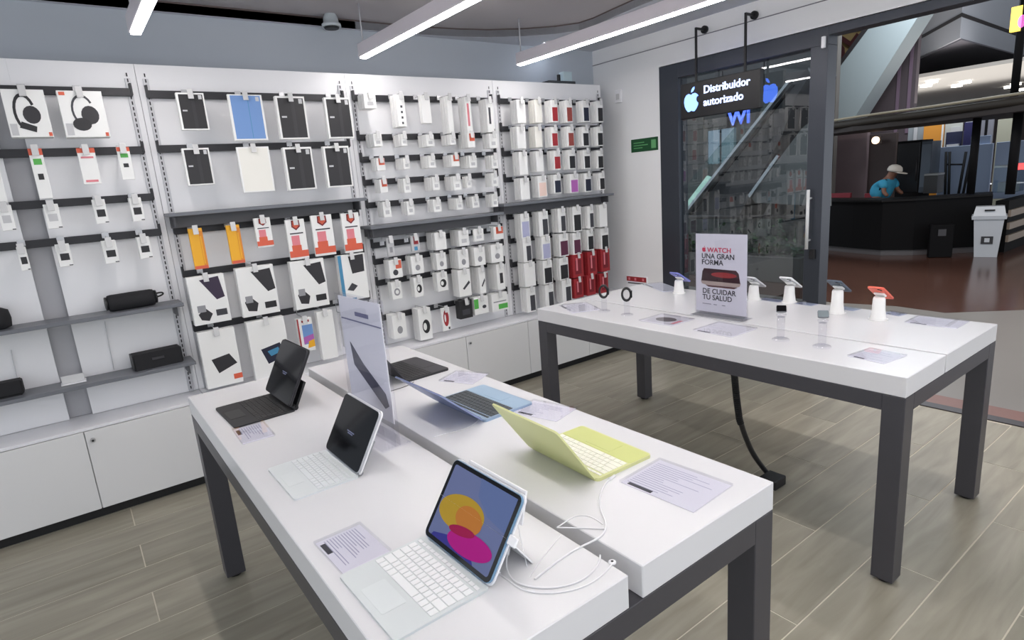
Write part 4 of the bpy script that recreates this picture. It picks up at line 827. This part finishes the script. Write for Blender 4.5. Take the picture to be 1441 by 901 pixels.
e, hw, h, _ = wallthing('banner', 13.6, (1300, 173), (1323, 237), .05, mat('banner_orange', (226, 150, 52), .6), 'tall orange banner behind the kiosk', 'banner', 0)
MB().box(-.01, 0, -hw, -hw+.03, 0, h).obj('edge', pal('cream'), e)
e, hw, h, _ = wallthing('white_post', 13.7, (1278, 176), (1298, 205), .05, mat('post_white', (150, 156, 160), .5), 'pale framed panel left of the orange banner', 'panel', 0)
MB().box(-.02, 0, -.03, .03, 0, h).obj('mullion', pal('lgrey'), e)
e, hw, h, _ = wallthing('partition', 13.1, (1323, 207), (1392, 253), .06, mat('partition_blue', (138, 152, 176), .55), 'blue grey partition behind the black stools', 'partition', .7)
e2, hw2, h2, _ = wallthing('partition', 13.15, (1366, 192), (1392, 208), .06, mat('partition_blue', (138, 152, 176)), 'raised blue grey block on top of the partition', 'partition')
e3, hw3, h3, _ = wallthing('partition', 13.0, (1402, 200), (1450, 235), .06, mat('partition_blue', (138, 152, 176)), 'blue grey partition at the far right behind the glass case', 'partition', .7)
for i, (u, lean) in enumerate(((1331, 0), (1336, 0), (1353, 6), (1360, 7))):
    a = at(u+lean, 213, x=12.9); b = at(u-1, 252, x=12.9)
    if i == 0: se = empty('rack_frame', (12.9, a.y, 0), 0, 'black metal rack frame standing before the blue grey partition', 'rack'); so = Vector((12.9, a.y, 0))
    b = b+(b-a)*(b.z/(a.z-b.z)); MB().cyl(b-so, a-so, .022, n=8).obj('leg', DK, se)
a = at(1330, 231, x=12.9); b = at(1356, 231, x=12.9); MB().cyl(a-so, b-so, .015, n=8).obj('crossbar', DK, se)
e, hw, h, _ = wallthing('blue_cart', 13.4, (1331, 186), (1352, 207), .2, mat('cart_blue', (40, 44, 74), .5), 'dark blue cart with white shelf behind the partition', 'cart', 0)
MB().box(-.03, 0, -hw+.03, hw-.03, h-.35, h-.22).obj('white_shelf', WHITEP, e)
e, hw, h, _ = wallthing('poster_board', 14.0, (1330, 172), (1353, 188), .04, mat('board_white', (190, 192, 186), .5), 'pale notice board above the blue cart', 'board', 0)
MB().box(-.01, 0, -hw+.03, hw-.1, h-.2, h-.1).obj('sheet', pal('lgrey'), e)
e, hw, h, _ = wallthing('blue_dispenser', 13.3, (1357, 172), (1366, 204), .15, mat('bottle_blue', (54, 52, 100), .4), 'tall violet blue dispenser with white cap behind the partition', 'dispenser', 0)
MB().box(.02, .12, -.05, .05, h, h+.08).obj('cap', WHITEP, e)
e, hw, h, _ = wallthing('wall_board', 14.2, (1368, 168), (1396, 192), .04, mat('board_grey', (124, 124, 132), .5), 'grey board right of the violet blue dispenser', 'board', 0)
MB().box(-.01, 0, -.08, -.04, 0, h).obj('divider', DK, e)
e, hw, h, _ = wallthing('shop_window', 14.2, (1404, 168), (1434, 196), .04, mat('board_sand', (166, 164, 146), .5), 'sandy coloured shop front panel at the right', 'panel', 0)
MB().box(-.01, 0, -hw, -hw+.12, 0, h-.15).obj('yellow_strip', mat('strip_tan', (190, 150, 90), .5), e)
e, hw, h, _ = wallthing('glass_display_case', 11.6, (1400, 236), (1428, 276), .4, clear('case_glass', (.75, .82, .86)), 'glass display case on the kiosk counter at right', 'display case', .89)
MB().box(-.01, .41, -hw-.01, hw+.01, h, h+.03).obj('top', mat('case_top', (130, 148, 156), .4), e); MB().box(.02, .38, -hw+.05, hw-.05, .0, .15).obj('tray', mat('case_tray', (90, 104, 112), .5), e)
e, hw, h, _ = wallthing('lit_sign', 11.5, (1424, 230), (1441, 238), .03, mat('neon_red', (240, 70, 70), .4, emit=1.5), 'small glowing red and white sign at the right edge', 'sign')
MB().box(-.01, 0, .05, hw, .02, h-.02).obj('white_glow', mat('neon_white', (250, 240, 235), .4, emit=2), e)
e, hw, h, _ = wallthing('coffee_machine', 11.9, (1300, 247), (1318, 262), .3, mat('machine_dark', (40, 40, 42), .35), 'low dark appliance with silver top on the kiosk', 'appliance', .89)
MB().box(.0, .3, -hw, hw, h, h+.03).obj('silver_top', mat('steel', (150, 150, 150), .3, .8), e)
e, hw, h, _ = wallthing('wall_spotlight', 13.1, (1226, 192), (1238, 202), .08, mat('spot_body', (60, 52, 48), .5), 'warm glowing spotlight on the dark panel above the person', 'spotlight')
MB().cyl((-.02, 0, h/2), (0, 0, h/2), .07).obj('glow', mat('warm_glow', (255, 214, 176), .5, emit=2.2), e)
for i, (u0, u1, lb) in enumerate(((1168, 1195, 'left'), (1216, 1243, 'right'))):
    e, hw, h, _ = wallthing('red_chair', 12.5, (u0, 272), (u1, 300), .06, mat('chair_red', (118, 30, 42), .5), 'dark red chair back behind the kiosk, %s one' % lb, 'chair', .5, 'red chairs behind the kiosk')
    MB().cyl((.03, -hw+.05, -.5), (.03, -hw+.05, 0), .02, n=8).obj('leg', DK, e); MB().cyl((.03, hw-.05, -.5), (.03, hw-.05, 0), .02, n=8).obj('leg', DK, e)
    MB().box(.06, .4, -hw, hw, -.05, 0).obj('seat', mat('chair_red', (118, 30, 42)), e)
# person bending behind the counter
def skin(name, V_, E_, rad, m, parent, lvl=2):
    me = bpy.data.meshes.new(name); me.from_pydata(V_, E_, []); o = obj(name, me, None, parent)
    md = o.modifiers.new('skin', 'SKIN'); me.skin_vertices.new() if not me.skin_vertices else None
    for i, r in enumerate(rad): me.skin_vertices[0].data[i].radius = (r, r) if not isinstance(r, tuple) else r
    me.skin_vertices[0].data[0].use_root = True
    s = o.modifiers.new('sub', 'SUBSURF'); s.levels = lvl; s.render_levels = lvl; md.use_smooth_shade = True
    dg = bpy.context.evaluated_depsgraph_get(); bpy.context.view_layer.update(); dg = bpy.context.evaluated_depsgraph_get()
    m2 = bpy.data.meshes.new_from_object(o.evaluated_get(dg)); o.modifiers.clear(); o.data = m2; m2.materials.clear(); m2.materials.append(m)
    m2.polygons.foreach_set('use_smooth', [True]*len(m2.polygons)); return o
pp = at(1244, 280, x=11.85)
e = empty('person', (11.85, pp.y-.02, 0), 0, 'person in blue shirt and white cap bending over behind the kiosk', 'person')
SK = mat('skin', (122, 84, 66), .6)
# y+ = left in the picture; body leans to the right (-y) with the head low
Vp = [(0, .12, .78), (0, .08, .98), (0, 0, 1.14), (0, -.05, 1.20), (0, -.10, 1.27), (-.02, -.13, 1.33),
      (-.16, -.02, 1.12), (-.24, -.06, .95), (-.27, -.14, .88), (.16, -.04, 1.12), (.23, -.10, .95), (.25, -.18, .88),
      (-.10, .13, .74), (-.12, .02, .42), (-.12, .10, .06), (.10, .13, .74), (.12, .02, .42), (.12, .10, .06), (-.22, .02, .03), (.02, .02, .03)]
Ep = [(0, 1), (1, 2), (2, 3), (3, 4), (4, 5), (2, 6), (6, 7), (7, 8), (2, 9), (9, 10), (10, 11), (0, 12), (12, 13), (13, 14), (0, 15), (15, 16), (16, 17), (14, 18), (17, 19)]
rad = [.14, .14, .12, .055, .085, .075, .05, .038, .03, .05, .038, .03, .085, .06, .04, .085, .06, .04, .035, .035]
skin('body', Vp, Ep, rad, SK, e)
skin('shirt', [(0, .12, .80), (0, .08, .98), (0, 0, 1.13), (-.17, -.02, 1.11), (-.235, -.07, 1.0), (.17, -.04, 1.11), (.23, -.10, 1.0)], [(0, 1), (1, 2), (2, 3), (3, 4), (2, 5), (5, 6)], [.185, .19, .16, .075, .068, .075, .068], mat('shirt_blue', (52, 146, 180), .8, noise=.15, scale=8), e)
skin('trousers', [(0, .12, .76), (-.10, .13, .70), (-.12, .02, .42), (-.12, .10, .12), (.10, .13, .70), (.12, .02, .42), (.12, .10, .12)], [(0, 1), (1, 2), (2, 3), (0, 4), (4, 5), (5, 6)], [.16, .10, .075, .06, .10, .075, .06], mat('trousers_dark', (34, 34, 42), .8), e)
CAPW = mat('cap_white', (196, 190, 180), .8)
MB().lathe([(.115, 0), (.118, .03), (.105, .075), (.07, .105), (.02, .118)], n=20).obj('cap', CAPW, e, (0, -.115, 1.29), (math.radians(12), 0, 0))
MB().prism(EL(0, -.13, .09, .11, 20), -.006, .006).obj('cap_brim', CAPW, e, (0, -.085, 1.295), (math.radians(14), 0, 0))
MB().cyl((-.17, -.06, 1.16), (-.14, .10, .90), .02, n=8).obj('strap', DK, e)
# escalator underside slab crossing the opening
ESC = mat('escalator_panel', (158, 168, 170), .55, noise=.03, scale=1)
def upoly(name, pts, x0, x1, m, parent=None):
    P = [at(u, v, x=x0) for u, v in pts]; return MB().prism([(p.y, p.z) for p in P], x0, x1, 'x').obj(name, m, parent)
e = empty('escalator', (13.0, 5.6, 2.0), 0, 'grey clad escalator flank rising to the upper floor above the kiosk', 'escalator')
def ul(o): o.parent = e; o.matrix_parent_inverse = e.matrix_basis.inverted(); return o
bpy.context.view_layer.update()
ul(upoly('flank_panel', [(1150, 215), (1150, 135), (1223, 37), (1285, -50), (1345, -62), (1202, 165), (1180, 200)], 14.0, 14.6, ESC))
ul(upoly('dark_edge', [(1150, 135), (1150, 128), (1219, 33), (1281, -54), (1285, -50), (1223, 37)], 13.98, 14.6, DK2))
e = empty('shop_sign_board', (14.2, 6.3, 3), 0, 'brownish yellow shop board with dark letters above the escalator flank', 'sign'); bpy.context.view_layer.update()
ul(upoly('board', [(1150, 62), (1235, 30), (1235, 60), (1150, 150)], 14.75, 14.85, mat('board_olive', (156, 134, 92), .6, noise=.2, scale=4)))
p = at(1172, 98, x=14.7); t_ = obj('sign_letters', text_mesh('OLO', .62, .03, bold=.012), mat('letters_maroon', (78, 40, 42), .5)); t_.location = p
t_.rotation_euler = (Matrix.Rotation(math.radians(-50), 4, 'X') @ face_rot((-1, 0, 0)).to_matrix().to_4x4()).to_euler(); ul(t_)
# column and upper floors
e = empty('mall_column', (15.0, 5.9, 0), 0, 'tall dark purple brown column behind the escalator flank', 'column')
a, b = at(1190, 100, x=15), at(1289, 100, x=15); COLM = mat('column_mauve', (84, 74, 78), .6, noise=.08, scale=2)
MB().box(0, .15, b.y-5.9, a.y-5.9, 0, 5.2).obj('shaft', COLM, e)
for u in (1264, 1280): q = at(u, 120, x=15); MB().box(-.02, 0, q.y-5.9-.03, q.y-5.9+.03, 2, 5.2).obj('seam_strip', mat('seam', (120, 100, 116), .5), e)
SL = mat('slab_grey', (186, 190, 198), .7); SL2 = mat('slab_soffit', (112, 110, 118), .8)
def floor_slab(label, c, l, r, bpt, z_of, h, zoff=0):
    C_ = at(*c, z=z_of); L_ = at(*l, z=z_of); R2 = at(*r, z=z_of)
    far = L_ + (R2-C_)*1.2
    e = empty('upper_floor_slab', (C_.x, C_.y, z_of), 0, label, 'floor slab', 'upper mall floor edges')
    P = [(p.x-C_.x, p.y-C_.y) for p in (C_, R2, far, L_)]
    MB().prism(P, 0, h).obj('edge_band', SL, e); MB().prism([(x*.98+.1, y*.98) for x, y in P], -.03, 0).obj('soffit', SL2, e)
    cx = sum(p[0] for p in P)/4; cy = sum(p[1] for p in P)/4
    MB().prism([(x+(x-cx)*.012, y+(y-cy)*.012) for x, y in P], h, h+.07).obj('dark_joint', DK2, e)  # dark groove line between the two bands
    MB().prism(P, h+.07, h+2.2).obj('upper_band', SL, e)
floor_slab('lower corner of the upper mall floor above the kiosk', (1350, 53), (1225, 112), (1440, 78), None, 3.9, .42)
# far soffit with downlights
e = empty('far_ceiling', (22, 8, 3.3), 0, 'pale low ceiling with small downlights far behind the kiosk', 'ceiling')
MB().box(-5, 14, -7, 10, 0, .08).obj('board', mat('far_ceiling_paint', (176, 174, 170), .8), e)
for u, v in ((1311, 113), (1358, 114), (1429, 117), (1420, 121), (1434, 125), (1303, 119), (1346, 119)):
    q = at(u, v, z=3.29); MB().cyl((q.x-22, q.y-8, -.06), (q.x-22, q.y-8, -.0), .13, n=12).obj('downlight', mat('downlight_glow', (255, 250, 240), .5, emit=5), e)
struct('ceiling_mall_blocker', MB().box(DW+.16, 33, -8, 24, 5.6, 5.8), mat('mall_roof_blocker', (120, 118, 118), .8), 'high unseen ceiling added over the mall hall to block world light')  # added out of view so world light does not flood the mall
struct('wall_mall', MB().box(33, 33.2, -4, 24, 0, 8), mat('mall_far_wall', (58, 50, 50), .8), 'dark far wall of the mall')
# pole and lit sign on the right edge
e, hw, h, _ = wallthing('lit_sign', 9.4, (1423, 10), (1436, 42), .06, mat('glow_yellow', (250, 214, 90), .4, emit=1.0), 'square lit yellow and pink sign at the top right corner', 'sign')
MB().prism(EL(-.06, h*.35, .04, .07, 16), -.01, 0, 'x').obj('pink_mark', mat('glow_pink', (236, 120, 210), .4, emit=1.0), e)
MB().box(-.01, .07, -hw-.12, -hw, -.02, h+.02).obj('frame', DK, e)
# ------------------------------------------------------------------ beyond the glass door
struct('wall_mall_left', MB().box(12.6, 12.75, 6.0, 16, 0, 6), mat('mall_tile_wall', (84, 80, 76), .5, noise=.15, scale=2), 'dim tiled wall seen through the glass door')
mb = MB()
ww = empty('wall_tile_grid', (12.59, 8, 0), 0, 'grid of wide grey tiles on the dim wall behind the glass', 'tiles')
for i in range(7):
    for j in range(7):
        yy = -2+i*1.0+(.5 if j % 2 else 0)
        MB().box(-.03, 0, yy, yy+.985, .1+j*.6, .69+j*.6, .006).obj('tile', mat('mall_tile_%d' % ((i*3+j*5) % 3), [(96, 92, 86), (84, 82, 80), (104, 98, 92)][(i*3+j*5) % 3], .45), ww)
e, hw, h, _ = wallthing('shop_window', 12.42, (996, 184), (1032, 228), .1, mat('window_pale', (150, 168, 180), .4, emit=.25), 'pale lit shop window seen through the glass', 'window')
MB().box(-.02, 0, -.015, .015, 0, h).obj('mullion', DK2, e)
# escalator seen through the glass, rising to the right
e = empty('escalator', (9.0, 5.8, 1.5), 0, 'escalator with glass balustrade and lit handrail seen through the door', 'escalator'); bpy.context.view_layer.update()
ul(upoly('truss', [(955, 366), (955, 300), (1075, 165), (1110, 125), (1136, 95), (1140, 104), (1120, 135), (1100, 190), (1010, 358)], 9.2, 10.0, mat('truss_dark', (66, 66, 68), .5, .3)))
ul(upoly('balustrade_glass', [(958, 302), (958, 268), (1083, 120), (1102, 122)], 9.16, 9.18, clear('bal_glass', (.7, .8, .78), 1.6)))
ul(upoly('skirt_light', [(959, 302), (957, 296), (994, 247), (1001, 250)], 9.10, 9.15, mat('skirt_glow', (168, 206, 190), .4, emit=.75)))
ul(upoly('handrail', [(958, 308), (957, 304), (1108, 112), (1112, 113)], 9.05, 9.15, mat('rail_silver', (180, 186, 190), .3, .7)))
ul(upoly('handrail', [(966, 310), (965, 307), (1114, 118), (1117, 119)], 9.02, 9.05, DK))
ul(upoly('handrail', [(1054, 278), (1052, 274), (1092, 218), (1096, 219)], 9.02, 9.05, mat('rail_silver', (180, 186, 190))))
ul(upoly('side_panel', [(1062, 285), (1056, 276), (1128, 180), (1165, 150), (1165, 290)], 9.3, 9.4, mat('side_grey', (112, 116, 116), .5)))
# railing with green plants
e = empty('planter_railing', (7.8, 5.5, 0), 0, 'low railing with green plants beyond the glass door', 'railing')
q0, q1 = at(955, 305, x=7.8), at(1135, 277, x=7.8); q1.y += .4
MB().cyl((0, q0.y+.6-5.5, q0.z), (0, q1.y-5.5-.4, q0.z), .025, n=10).obj('top_rail', DK2, e)
MB().box(-.12, .12, q1.y-5.9, q0.y+.6-5.5, 0, .35, .01).obj('planter', mat('planter_grey', (84, 84, 82), .6), e)
MB().box(-.008, .008, q1.y-5.9, q0.y+.6-5.5, .36, q0.z-.03).obj('glass_panel', clear('bal_glass2', (.7, .78, .76)), e)
rnd = random.Random(5); vs = []; fs = []
for i in range(900):
    c = Vector((rnd.uniform(-.1, .1), rnd.uniform(q1.y-5.85, q0.y+.55-5.5), .36+abs(rnd.gauss(0, .16)))); a = rnd.uniform(0, 6.28); l = rnd.uniform(.05, .11)
    d = Vector((math.cos(a), math.sin(a), rnd.uniform(-.3, .8)))*l; s_ = Vector((-math.sin(a), math.cos(a), .2))*l*.28; k_ = len(vs)
    vs += [c, c+d*.5+s_, c+d, c+d*.5-s_]; fs.append((k_, k_+1, k_+2, k_+3))
o = obj('foliage', mk('foliage', vs, fs), mat('leaf_green', (56, 92, 54), .6, noise=.4, scale=10), e); o['kind'] = 'stuff'
# blue lit letters seen below the sign
e = empty('blue_letters', (8.8, 0, 0), 0, 'glowing blue letters beyond the glass below the hanging sign', 'sign')
p = at(1024, 176, x=12.5); e.location = p
obj('glowing_letters', text_mesh('WI', .43, .03, bold=.009), mat('letters_blue', (92, 120, 255), .4, emit=2.2), e, (0, 0, 0), rp)
MB().box(.02, .05, -.75, .05, -.05, .42).obj('backing', DK, e)
print('OBJECTS', len(bpy.data.objects))
